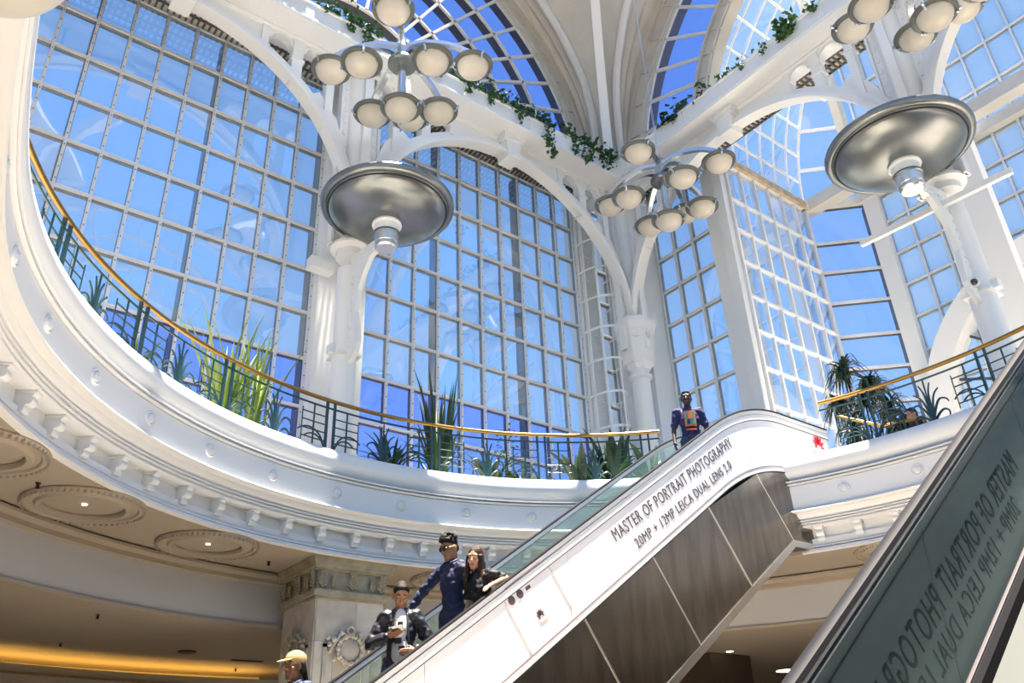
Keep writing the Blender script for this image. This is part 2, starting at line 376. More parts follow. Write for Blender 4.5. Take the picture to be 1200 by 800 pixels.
# wall piers between and above the windows
def pier(name, x0, x1, y0, y1, z0=4.8, z1=15.45, m='white'): return kind(MB().mm(x0, x1, y0, y1, z0, z1).build(name, m))
pier('wall_pier', 6.10, 7.22, 14.1, 14.75); pier('wall_pier', 13.88, 14.46, 14.25, 14.75, m='white'); pier('wall_pier', 15.14, 16.0, 13.1, 14.75)
pier('wall_pier', -2.6, -1.6, 14.1, 14.75)
FG2 = frame((15.9,0,0), (0,1,0), (-1,0,0))
U = [11.1+.655*k for k in range(4)]
W = Win('window_4', FG2, 'y'); W.fill(U, VS, low); W.bars(U, VS, U[0], U[-1], 4.8, VS[-1], deep=0)
pier('wall_pier', 15.75, 16.3, 10.42, 11.07); pier('wall_pier', 15.62, 15.78, 10.34, 10.62)
FG3 = frame((0,10.4,0), (1,0,0), (0,-1,0))
U = [15.98+.628*k for k in range(7)]; VB = [4.8, 5.83, 6.86, 7.8] + [8.8+1.02*k for k in range(7)]; VB[-1] = 15.1
W = Win('window_5', FG3, 'x'); W.fill(U, VB); W.bars(U, VB, U[0], U[-1], 4.8, 15.1, bw=.06, deep=0, m=('white', 'white'), web=.02)
mat('timber', (.62, .46, .28), .6, var=.35, vscale=6, stretch=(1, 1, 1))
kind(MB().mm(15.8, 19.9, 10.25, 10.5, 15.08, 15.30).build('trim_2', 'timber'))
# chamfer of the bay (clear glass) and its end wall
dC = Vector((1.25, -1.26, 0)); lC = dC.length; eC = dC.normalized()
FG4 = frame((19.75,10.4,0), eC, Vector((-eC.y*-1, eC.x*-1, 0))*-1 if False else Vector((-.71, -.70, 0)).normalized())
VC = [4.8, 5.8, 6.85, 7.9, 9.0, 10.1, 11.2, 12.3, 13.4, 15.1]
VC = [4.8, 5.8, 6.8, 7.75, 8.75, 9.75, 10.75, 11.82, 12.85, 13.85, 15.1]
W = Win('window_6', FG4, 'c', 'pane_soft'); W.fill([0, lC], VC); W.bars([.02, lC-.02], VC, 0, lC, 4.8, 15.1, bw=.07, deep=1, m=('silver', 'gasket'))
pier('wall_pier', 20.82, 21.15, 8.72, 9.16, m='white')
FG5 = frame((21.0,0,0), (0,1,0), (-1,0,0))
U = [8.72-.665*k for k in range(15)][::-1]; VD = [4.8, 5.8, 6.85, 7.9, 8.95, 9.98, 11.0, 12.02, 13.05, 14.16, 15.1]
W = Win('window_7', FG5, 'y', 'pane_pale'); W.fill(U, VD); W.bars(U, VD, U[0], U[-1], 4.8, 15.1, deep=0)
VD2 = [15.45, 16.6, 17.9, 19.2, 20.5]
W.fill(U, VD2); W.bars(U, VD2, U[0], U[-1], 15.45, 20.5, deep=0)
kind(MB().mm(20.75, 21.2, -1.5, 9.2, 15.08, 15.42).build('trim_3', 'cream_rib'))
kind(MB().mm(19.7, 20.1, -.5, 10.4, 15.0, 15.4).build('trim_4', 'cream_rib'))
# chamfer head: a beam along its top
MB().bar(FG4(-.1, 15.2, .05), FG4(lC+.1, 15.2, .05), .2, .26).build('trim_5', 'cream_rib')['kind'] = 'structure'
# other bay side, mirrored, so that light and reflections agree
kind(MB().mm(15.2, 21.2, -1.6, -1.4, 4.8, 15.3).build('wall_bay', 'white'))
# arched doorway with radial glazing in the end wall
dd = struct('door_1')
FD = frame((20.85,0,0), (0,1,0), (-1,0,0))
MB().arch(FD, 5.0, 7.7, 3.4, 4.0, 0, pi, -.25, .25, 40).build('door_frame', 'white', dd, smooth=30)
for s_ in (-1, 1): MB().fbox(FD, 5.0+s_*3.4, 5.0+s_*4.0, 4.8, 7.7, -.25, .25).build('door_frame', 'white', dd)
MB().arch(FD, 5.0, 7.7, 3.28, 3.4, 0, pi, -.1, .1, 40).build('door_frame', 'white_shiny', dd, smooth=30)
MB().arch(FD, 5.0, 7.7, 2.1, 2.17, 0, pi, -.03, .06, 32).build('glazing_bar', 'dark_frame', dd, smooth=30)
for k in range(1, 9):
    a = pi*k/9; MB().bar(FD(5+.2*cos(a), 7.7+.2*sin(a), 0), FD(5+3.3*cos(a), 7.7+3.3*sin(a), 0), .06, .06).build('glazing_bar', 'white' if k % 3 == 0 else 'dark_frame', dd)
MB().fbox(FD, 1.6, 8.4, 7.66, 7.74, -.04, .06).build('glazing_bar', 'white', dd)
for k in range(1, 6): MB().fbox(FD, 1.6+k*1.13, 1.66+k*1.13, 4.8, 7.7, -.03, .05).build('glazing_bar', 'white', dd)
MB().fbox(FD, 1.6, 8.4, 6.2, 6.26, -.03, .05).build('glazing_bar', 'white', dd)
kind(MB().mm(20.2, 20.6, 5.75, 6.55, 4.8, 15.1).build('wall_pilaster', 'white'))

kind(MB().mm(-2.95, -2.75, 6.9, 13.6, 4.8, 15.0).build('wall_unseen_left', 'white'))  # unseen wall, added in this bay to keep sun off the gallery edge
# ---- barrel vault of the bay: curved panes over window 5, chamfer and end wall
VR = 5.53; VA = [R(9*k) for k in range(10)]
def vq(fn, vw, nm='pane', g='pane_hazy'): pass
vault = struct('ceiling_vault')
def vault_strip(edge0, edge1, ang, n, g, bw=.07):
    """edge(inset) -> plan point; panes between two edges, n columns"""
    P = lambda t, k: (lambda i, z: Vector((*(Vector(edge0(i)).lerp(Vector(edge1(i)), k)), z)))(VR*(1-cos(t)), 15.25+VR*sin(t))
    for a, b in zip(ang[:-1], ang[1:]):
        for c in range(n):
            k0, k1 = c/n, (c+1)/n; mb = MB(); rows = []
            for q in range(4):
                t = a+(b-a)*q/3; rows.append([P(t, k0), P(t, k1)])
            mb.rings(rows, False, False); mb.build('pane', g, vault, smooth=True, fix=False)
    for c in range(n+1):
        MB().tube([P(ang[0]+(ang[-1]-ang[0])*q/24, c/n) for q in range(25)], bw/2, 5).build('curved_bar', 'white', vault, smooth=30)
    for a in ang: MB().bar(P(a, 0), P(a, 1), bw*.8, bw).build('cross_bar', 'white', vault)
vault_strip(lambda i: (15.3, 10.4-i), lambda i: (19.75-.414*i, 10.4-i), VA[:9], 7, 'pane_hazy')
vault_strip(lambda i: (19.75-.414*i, 10.4-i), lambda i: (21.0-i, 9.14-.414*i), [R(13*k) for k in range(5)], 1, 'pane_soft', .09)
rib = MB()
P = lambda t: Vector((21.0-VR*(1-cos(t)), 9.14-.414*VR*(1-cos(t)), 15.25+VR*sin(t)))
for q in range(20): rib.bar(P(R(4*q)), P(R(4*q+4.2)), .42, .25, (0, 1, 0))
rib.build('vault_rib', 'cream_rib', vault)

# ================================================================== ARCADES
AS = 10.6      # springing height of the arches
def arcade_bay(name, fr, uc, solid=True):
    """one bay: moulded arch, keystone, spandrel with two small arched openings a side"""
    t = struct(name)
    r = 3.90
    MB().arch(fr, uc, AS, r, r+.10, 0, pi, -.05, .30, 56).build('arch_moulding', 'white_shiny', t, smooth=30)
    MB().arch(fr, uc, AS, r+.10, r+.24, 0, pi, -.02, .22, 56).build('arch_band', 'white', t, smooth=30)
    MB().arch(fr, uc, AS, r-.06, r+.02, 0, pi, .22, .34, 56).build('arch_moulding', 'white_shiny', t, smooth=30)
    # solid spandrel beside the keystone, down to the extrados
    for s_ in (-1, 1):
        pts = [(uc, 15.0)] + [(uc, AS+sqrt((r+.1)**2))]
        for k in range(1, 9):
            u = 1.72*k/8; pts.append((uc+s_*u, AS+sqrt((r+.1)**2-u*u)))
        pts.append((uc+s_*1.72, 15.0)); MB().prism(fr, pts, -.02, .16).build('spandrel_panel', 'white', t)
        ext = lambda u: AS+sqrt(max((r+.2)**2-u*u, 0))-.12
        for u0, u1 in ((1.66, 1.82), (2.38, 2.62), (3.22, 3.40)):
            um = (u0+u1)/2; m = MB().fbox(fr, uc+s_*u0, uc+s_*u1, ext(u1), 15.0, -.02, .20)
            m.fbox(fr, uc+s_*(u0-.03), uc+s_*(u1+.03), 14.25, 14.33, -.04, .24).build('spandrel_post', 'white', t)
        for u0, u1 in ((1.82, 2.38), (2.62, 3.22), (3.40, 3.85)):
            rr = (u1-u0)/2; cu = (u0+u1)/2; top = 14.88; pts = [(uc+s_*u0, 15.0), (uc+s_*u0, top-rr)]
            for k in range(1, 10):
                a = pi-pi*k/10; pts.append((uc+s_*(cu+rr*cos(a)*.999), top-rr+rr*sin(a)))
            pts += [(uc+s_*u1, top-rr), (uc+s_*u1, 15.0)]
            MB().prism(fr, pts, -.02, .16).build('arched_head', 'white', t)
            MB().arch(fr, uc+s_*cu, top-rr, rr-.05, rr+.01, 0, pi, .0, .20, 16).build('arched_head', 'white', t, smooth=30)
        # bracket plate that sweeps from the arch into the column
        pts = [(uc+s_*4.12, 10.6), (uc+s_*3.98, 10.6)]
        for k in range(0, 9):
            a = R(2+44*k/8); pts.append((uc+s_*(r+.15)*cos(a), AS+(r+.15)*sin(a)))
        pts += [(uc+s_*3.1, 13.75), (uc+s_*3.55, 13.2), (uc+s_*3.8, 12.4), (uc+s_*3.9, 12.0)]
        MB().prism(fr, pts, -.01, .13).build('bracket_plate', 'white', t)
    m = MB()
    m.prism(fr, [(uc-.26, 14.95), (uc-.17, 14.30), (uc+.17, 14.30), (uc+.26, 14.95)], -.05, .42)
    m.fbox(fr, uc-.34, uc+.34, 14.86, 14.97, -.05, .50); m.fbox(fr, uc-.30, uc+.30, 14.78, 14.86, -.05, .46); m.fbox(fr, uc-.2, uc+.2, 14.26, 14.32, -.03, .45)
    m.build('keystone', 'white', t)
    return t
arcade_bay('trim_6', FW1, 2.20); arcade_bay('trim_7', FW1, 10.51); arcade_bay('trim_8', FW2, 9.02)
arcade_bay('trim_9', FW2, 0.72)

def column(name, fr, u, label, cap):
    """round lower shaft, capital or collar plate, wide flanged upper shaft up to the beam"""
    b = fr(u, 4.8, 0); o = empty(name, b, label, 'column', 'white arcade columns')
    q = lambda du, v, w=0.: fr(u+du, v, w)
    rl = .235
    MB().lathe([(.36, 0), (.36, .12), (.30, .18), (rl, .24), (rl, 4.72)], b, 28).build('lower_shaft', 'white_shiny', o, smooth=40)
    MB().lathe([(.30, 5.0), (.30, 10.2)], b, 28).build('upper_shaft', 'white', o, smooth=40)
    for s_ in (-1, 1):
        m = MB().fbox(q, s_*.26, s_*.47, 10.0, 15.0, -.05, .05); m.fbox(q, s_*.44, s_*.50, 10.0, 15.0, -.10, .10)
        for k in range(14): m.fbox(q, s_*.34, s_*.40, 10.3+.33*k, 10.42+.33*k, -.07, .07)
        m.build('flange', 'white', o)
        m = MB().fbox(q, -.05, .05, 10.0, 15.0, s_*.26, s_*.40); m.fbox(q, -.09, .09, 10.0, 15.0, s_*.38, s_*.43); m.build('flange', 'white', o)
    if cap:
        rows = []
        for v, s_ in ((9.50, .24), (9.62, .30), (9.66, .36), (10.55, .47), (10.72, .53), (10.86, .53), (10.86, .40)):
            rows.append([q(s_*x, v, s_*y) for x, y in ((-1,-.5),(-.5,-1),(.5,-1),(1,-.5),(1,.5),(.5,1),(-.5,1),(-1,.5))])
        MB().rings(rows).build('capital', 'white', o)
        for x, y in ((1,0),(-1,0),(0,1),(0,-1),(.72,.72),(-.72,.72)):
            d = Vector(fr(x, 0, y))-Vector(fr(0, 0, 0)); d.normalize()
            XM = d.to_track_quat('Z', 'Y').to_matrix()
            MB().lathe([(.10, 0), (.10, .03), (.07, .03), (.07, .015), (.04, .02), (.03, .04), (0, .045)], q(x*.46, 10.38, y*.46), 16, X=XM, caps=False).build('medallion', 'white_shiny', o, smooth=40)
        MB().lathe([(.22, 9.22-4.8), (.30, 9.28-4.8), (.30, 9.34-4.8), (.2, 9.40-4.8), (.2, 9.55-4.8)], b, 20).build('collar', 'white', o, smooth=40)
        MB().bar(q(.3, 9.85, -.2), q(1.1, 9.85, -1.1) , .22, .32).build('brace', 'white', o)
    else:
        MB().lathe([(.24, 9.9-4.8), (.30, 9.94-4.8), (.42, 10.0-4.8), (.42, 10.06-4.8), (.30, 10.10-4.8), (.30, 10.3-4.8)], b, 24).build('collar', 'white', o, smooth=40)
        if u > 6: MB().fbox(q, -.62, -.1, 9.72, 9.98, -.75, -.5).build('brace', 'white', o)
        # fin bracket that holds the uplighter dish
        fin = [(.20, 9.75), (1.22, 9.60), (1.22, 9.36), (.95, 9.34), (.72, 9.12), (.52, 8.80), (.44, 8.35), (.52, 7.95), (.60, 7.62), (.50, 7.42), (.28, 7.30), (.16, 7.30), (.16, 9.75)]
        ff = lambda a, v, w=0.: q(w, v, a)
        m = MB().prism(ff, fin, -.05, .05)
        for k in range(9): m.fbox(ff, .27, .31, 7.6+.2*k, 7.64+.2*k, -.065, .065)
        for k in range(6): m.fbox(ff, .4+.13*k, .44+.13*k, 9.5-.015*k, 9.54-.015*k, -.065, .065)
        m.build('bracket_fin', 'white', o)
        m = MB().fbox(q, -.34, -.2, 7.55, 7.72, -.08, .08); m.fbox(q, -.25, .25, 7.5, 7.55, -.25, .25); m.build('cleat', 'white', o)
    return o
colL = column('column', FW1, 6.35, 'white round column with collar plate between the two big window arches', False)
colM = column('column', FW1, 14.67, 'white column with flared octagonal capital in the corner beside the caged ladder', True)
colR = column('column', FW2, 4.87, 'white round column at the right with a security camera strapped on', False)

# planter beams on top of the arcades
def beam(name, fr, u0, u1):
    t = struct(name)
    m = MB(); m.prism(lambda a, b, c: fr(c, b, a), [(-.3, 14.97), (.77, 14.97), (.77, 15.48), (.70, 15.52), (.60, 15.52), (.60, 15.2), (-.1, 15.2), (-.1, 15.52), (-.3, 15.52)], u0, u1)
    m.build('planter_beam', 'white', t)
    m = MB(); m.prism(lambda a, b, c: fr(c, b, a), [(.765, 15.00), (.785, 15.02), (.785, 15.05), (.765, 15.07)], u0, u1); m.prism(lambda a, b, c: fr(c, b, a), [(.765, 15.46), (.80, 15.48), (.80, 15.53), (.7, 15.53)], u0, u1)
    m.prism(lambda a, b, c: fr(c, b, a), [(.16, 14.97), (.24, 14.97), (.24, 14.92), (.16, 14.88)], u0, u1); m.build('beam_moulding', 'white_shiny', t)
    MB().fbox(fr, u0, u1, 15.2, 15.4, -.1, .6).build('planter_soil', 'soil', t)
    k = u0+.9
    while k < u1:
        MB().fbox(fr, k-.1, k+.1, 15.06, 15.46, .765, .785).build('beam_joint', 'white', t); k += 2.08
    return t
beam('trim_10', FW1, -2.5, 13.9); beam('trim_11', FW2, -3.4, 13.94)
# iron grille between arcade and glass, open to the sky
def louvre(name, fr, u0, u1, w0, w1, z=15.42):
    m = MB(); u = u0
    while u < u1: m.fbox(fr, u, u+.045, z-.05, z, w0, w1); u += .13
    for k in range(5): m.fbox(fr, u0, u1, z-.04, z, w0+(w1-w0)*k/4-.02, w0+(w1-w0)*k/4+.02)
    t = struct(name); o = m.build('grille_bars', 'grille', t); o['kind'] = 'stuff'
louvre('trim_12', FW1, -2.4, 14.6, -1.2, -.3); louvre('trim_13', FW2, 4.0, 13.1, -1.2, -.3)

# ---- fan lights over the beams (semicircles with rings and spokes, clear glass)
def fan(name, fr, uc, vc, radii, a0, a1, step, off, rib, ribw, depth):
    t = struct(name)
    A = [a for a in [off+step*k for k in range(-2, 26)] if a0 <= a <= a1]; AA = [a0]+A+[a1] if A[0] > a0+1 else A+[a1]
    for r0, r1 in zip(radii[:-1], radii[1:]):
        for p, q in zip(AA[:-1], AA[1:]):
            MB().arch(fr, uc, vc, r0, r1, R(p), R(q), -.006, .006, 4).build('pane', 'pane_clear', t, smooth=True)
    for a in A:
        c, s_ = cos(R(a)), sin(R(a))
        MB().bar(fr(uc+radii[0]*c, vc+radii[0]*s_, .03), fr(uc+radii[-1]*c, vc+radii[-1]*s_, .03), .08, .08, fr(0,0,1)-fr(0,0,0)).build('spoke', 'cream_rib', t)
    for i, r in enumerate(radii):
        m = MB(); m.arch(fr, uc, vc, r-.04, r+.04, R(a0), R(a1), 0, .07, 60); m.cur = 1
        m.arch(fr, uc, vc, r-.05, r+.05, R(a0), R(a1), -depth, 0, 60); m.build('ring_bar', ('cream_rib', 'dark_frame'), t, smooth=30)
    for r0, r1 in rib:
        m = MB().arch(fr, uc, vc, r0, r1, R(a0), R(a1), -.25, .12, 60)
        m.arch(fr, uc, vc, r0+.05, r0+.14, R(a0), R(a1), .1, .18, 60); m.arch(fr, uc, vc, r1-.1, r1-.02, R(a0), R(a1), .1, .20, 60)
        for a in A:
            c, s_ = cos(R(a)), sin(R(a)); m.bar(fr(uc+r0*c, vc+r0*s_, .14), fr(uc+r1*c, vc+r1*s_, .14), .06, .05, fr(0,0,1)-fr(0,0,0))
        m.build('arch_rib', 'cream', t, smooth=30)
    return t
FF1 = frame((0,13.8,0), (1,0,0), (0,-1,0)); FF2 = frame((15.15,0,0), (0,1,0), (-1,0,0))
fan('window_8', FF1, 6.35, 15.5, [2.47, 3.71, 4.95, 6.19, 7.43], 0, 180, 7.83, 5.2, [(7.43, 7.9)], .4, .24)
fan('window_9', FF2, 4.87, 15.5, [5.55, 7.45], 0, 180, 7.83, 4.3, [(7.45, 8.1), (5.05, 5.55)], .4, .3)
kind(MB().mm(-2.5, 14.6, 13.62, 14.5, 15.44, 15.6).build('trim_14', 'cream_rib')); kind(MB().mm(15.0, 15.95, -3, 13.2, 15.44, 15.6).build('trim_15', 'cream_rib'))

# ---- plaster groins that spring from the corner between the fans
def lerp_tab(x, tab):
    for (a, b), (c, d) in zip(tab[:-1], tab[1:]):
        if x <= c: return b+(d-b)*(x-a)/(c-a)
    return tab[-1][1]
GT = 68     # groins stop short: an invented roof opening, out of view, lets the sun in
def groin(name, sx=1, sy=1):
    t = struct(name); R1, R2 = 7.95, 8.15; cx, cy = 6.35, 4.87
    mx = lambda p: Vector((cx+sx*(p[0]-cx), cy+sy*(p[1]-cy), p[2]))
    N = 40; T = [R(GT*k/N) for k in range(N+1)]
    rows = []; edge = []; back = []
    for a in T:          # towards the window wall: profile in x, extruded in y
        x = cx+R1*cos(a); z = 15.5+R1*sin(a); d = 13.75; e = lerp_tab(math.degrees(a), ((0, 13.62), (10, 13.3), (25, 12.95), (40, 12.85), (90, 12.6))); fl = []
        for q in range(15):
            k = q/14; w_ = d+(e-d)*k; rr = .09*(1-abs(cos(k*pi*3.5)))*min(1, 2*sin(a)+.3)   # shallow flutes
            fl.append((x+rr, w_, z+rr*.5))
        rows.append([mx(p) for p in fl]); edge.append(mx((x-.02, e, z-.02))); back.append([mx((x, e, z)), mx((x+.40*cos(a)+.1, e-.02, z+.40*sin(a)+.1))])
    MB().rings(rows, False, False).build('groin_web', 'cream', t, smooth=45, fix=False)
    MB().tube(edge, .13, 8).build('groin_moulding', 'cream_rib', t, smooth=40)
    rows2 = []; edge2 = []; back2 = []
    for a in T:
        y = cy+R2*cos(a); z = 15.5+R2*sin(a); d = 15.1; e = lerp_tab(math.degrees(a), ((0, 14.95), (10, 14.7), (25, 14.2), (40, 13.8), (68, 13.1), (90, 12.9))); fl = []
        for q in range(15):
            k = q/14; w_ = d+(e-d)*k; rr = .09*(1-abs(cos(k*pi*3.5)))*min(1, 2*sin(a)+.3)
            fl.append((w_, y+rr, z+rr*.5))
        rows2.append([mx(p) for p in fl]); edge2.append(mx((e, y-.02, z-.02))); back2.append([mx((e, y, z)), mx((e-.02, y+.40*cos(a)+.1, z+.40*sin(a)+.1))])
    MB().rings(rows2, False, False).build('groin_web', 'cream', t, smooth=45, fix=False)
    MB().tube(edge2, .13, 8).build('groin_moulding', 'cream_rib', t, smooth=40)
    MB().rings([[b[0], b[1], c[1], c[0]] for b, c in zip(back, back2)], True).build('groin_recess', 'cream', t, smooth=40)
    bar = MB(); rb = []
    for a in T:
        x = cx+7.75*cos(a); y = cy+7.95*cos(a); z = 15.45+7.85*sin(a); n = Vector((cos(a)*.7, cos(a)*.7, sin(a))); s_ = Vector((.7, -.7, 0))*.13
        o = Vector((x, y, z)); rb.append([mx(o-n*.1-s_), mx(o-n*.1+s_), mx(o+n*.35+s_), mx(o+n*.35-s_)])
    bar.rings(rb).build('groin_rib', 'white', t, smooth=30)
    return t
groin('ceiling_groin'); groin('ceiling_groin', -1, 1); groin('ceiling_groin', 1, -1); groin('ceiling_groin', -1, -1)
# two invented arcades behind the camera, plain and unseen, added for the light they let in and their reflections
def added_arcade(name, fr, ucs, u0, u1):
    t = struct(name); MB().fbox(fr, u0, u1, 14.97, 15.55, -.3, .7).build('planter_beam', 'white', t)
    for uc in ucs:
        m = MB(); m.arch(fr, uc, AS, 3.85, 4.14, 0, pi, -.05, .25, 40)
        pts = [(uc-1.7, 15.0)] + [(uc-1.7+.34*k, AS+sqrt(4.0**2-(1.7-.34*k)**2)) for k in range(11)] + [(uc+1.7, 15.0)]
        m.prism(fr, pts, 0, .15); m.build('arch', 'white', t, smooth=30)
        for s_ in (-1, 1): MB().fbox(fr, uc+s_*4.15-.28, uc+s_*4.15+.28, 4.8, 15.0, -.25, .25).build('pier', 'white', t)
added_arcade('trim_16', frame((0,-3.43,0), (1,0,0), (0,1,0)), (2.2, 10.51), -2.5, 15.2)
added_arcade('trim_17', frame((-1.95,0,0), (0,1,0), (1,0,0)), (.72, 9.02), -3.8, 13.5)
def added_fan(name, fr, uc):  # unseen fan frames, added for their striped shadows and reflections
    t = struct(name)
    for r, w_ in ((2.5, .06), (3.7, .06), (4.95, .06), (6.2, .06), (7.6, .3)): MB().arch(fr, uc, 15.5, r-w_, r+w_, 0, pi, -.2, .1, 48).build('ring_bar', 'cream_rib', t, smooth=30)
    for k in range(1, 23):
        a = pi*k/23; MB().bar(fr(uc+1.2*cos(a), 15.5+1.2*sin(a), 0), fr(uc+7.4*cos(a), 15.5+7.4*sin(a), 0), .08, .1, fr(0,0,1)-fr(0,0,0)).build('spoke', 'cream_rib', t)
added_fan('window_10', frame((0,-4.1,0), (1,0,0), (0,1,0)), 6.35); added_fan('window_11', frame((-2.5,0,0), (0,1,0), (1,0,0)), 4.87)

# ---- uplighter dishes
def dish(c, label, back):
    o = empty('uplighter_dish', c, label, 'lamp', 'big round metal uplighter dishes on the columns')
    MB().lathe([(1.24, .02), (1.29, .06), (1.31, .02), (1.30, -.05), (1.25, -.09), (1.19, -.08), (1.17, -.05), (1.22, .0)], (0,0,0), 72, caps=False).build('rim', 'dish_metal', o, smooth=60, at=c, local=True)
    m = MB().lathe([(1.19, -.05), (1.185, -.09), (1.14, -.12), (1.13, -.14), (1.10, -.17), (1.04, -.22), (.92, -.285), (.75, -.345), (.55, -.39), (.35, -.415), (.22, -.42), (0, -.42)], (0,0,0), 72, caps=False)
    m.lathe([(1.22, .0), (.9, .02), (.5, -.1), (0, -.15)], (0,0,0), 48, caps=False)
    m.build('bowl', 'dish_metal', o, smooth=60, at=c, local=True)
    MB().lathe([(1.185, -.075), (1.15, -.13), (1.14, -.11), (1.17, -.06)], (0,0,0), 72, caps=False).build('gasket', 'black', o, smooth=60, at=c, local=True)
    MB().lathe([(.28, -.40), (.29, -.46), (.25, -.49), (.25, -.62), (.245, -.64)], (0,0,0), 28).build('stem', 'white_shiny', o, smooth=40, at=c, local=True)
    MB().lathe([(.25, -.64), (.262, -.65), (.262, -.69), (.25, -.70)], (0,0,0), 28).build('stem_band', 'dish_metal', o, smooth=40, at=c, local=True)
    MB().lathe([(.24, -.70), (.225, -.88), (.215, -.89), (.215, -.97), (.18, -1.0), (0, -1.0)], (0,0,0), 28).build('lamp_housing', 'steel_plain', o, smooth=40, at=c, local=True)
    return o
dish((6.42, 11.80, 10.30), 'big round metal uplighter dish on the column between the window arches', 1)
dish((13.25, 4.90, 10.28), 'big round metal uplighter dish on the column at the right', 1)

# round pendant globe, cut off by the corner of the picture
t = empty('pendant_globe', (-.18, 2.47, 2.37), 'pale round pendant lamp globe cut off by the top left corner of the picture', 'lamp')
MB().sphere((-.18, 2.47, 2.62), .25, 40, 24).build('globe', 'globe', t, smooth=60)
MB().lathe([(0, 2.84), (.09, 2.85), (.09, 2.90), (.03, 2.96), (.012, 3.0), (.012, 15.6)], (-.18, 2.47, 0), 14).build('cord', 'white', t, smooth=40)

# ================================================================== ESCALATORS
ES = .681
def text_mesh(body, width, height, name, m, parent, M, ex=.004):
    c = bpy.data.curves.new(name, 'FONT'); c.body = body; c.extrude = .5; c.resolution_u = 3; c.space_character = 1.12
    o = bpy.data.objects.new(name, c); COL.objects.link(o); dg = bpy.context.evaluated_depsgraph_get(); dg.update()
    me = bpy.data.meshes.new_from_object(o.evaluated_get(dg)); bpy.data.objects.remove(o); bpy.data.curves.remove(c)
    xs = [v.co.x for v in me.vertices]; ys = [v.co.y for v in me.vertices]; x0, x1, y0, y1 = min(xs), max(xs), min(ys), max(ys)
    for v in me.vertices:
        p = M @ Vector(((v.co.x-x0)/(x1-x0)*width, (v.co.y-y0)/(y1-y0)*height, v.co.z*2*ex)); v.co = p - worig(parent)
    me.materials.clear(); me.materials.append(MATS[m]); me.name = name
    ob = bpy.data.objects.new(name, me); COL.objects.link(ob); ob.parent = parent; return ob
def blossom(parent, M, r, m, name='printed_logo'):
    mb = MB()
    for a, l in ((-78, .62), (-50, .86), (-26, 1.0), (-8, 1.05), (8, 1.05), (26, 1.0), (50, .86), (78, .62)):
        a = R(90+a*1.0); d = Vector((cos(a), sin(a), 0)); n = Vector((-sin(a), cos(a), 0)); pts = []
        for k in range(9):
            t = k/8; pts.append((d*(.22+t*(l-.22)) + n*(.17*sin(pi*min(1, t**.8))*1.0*(l))))
        for k in range(7, 0, -1):
            t = k/8; pts.append((d*(.22+t*(l-.22)) - n*(.17*sin(pi*min(1, t**.8))*.5*(l))))
        pts = [(p.x*r, p.y*r) for p in pts]
        mb.prism(lambda u, v, w=0.: M @ Vector((u, v, w)), pts, -.003, .003)
    return mb.build(name, m, parent)

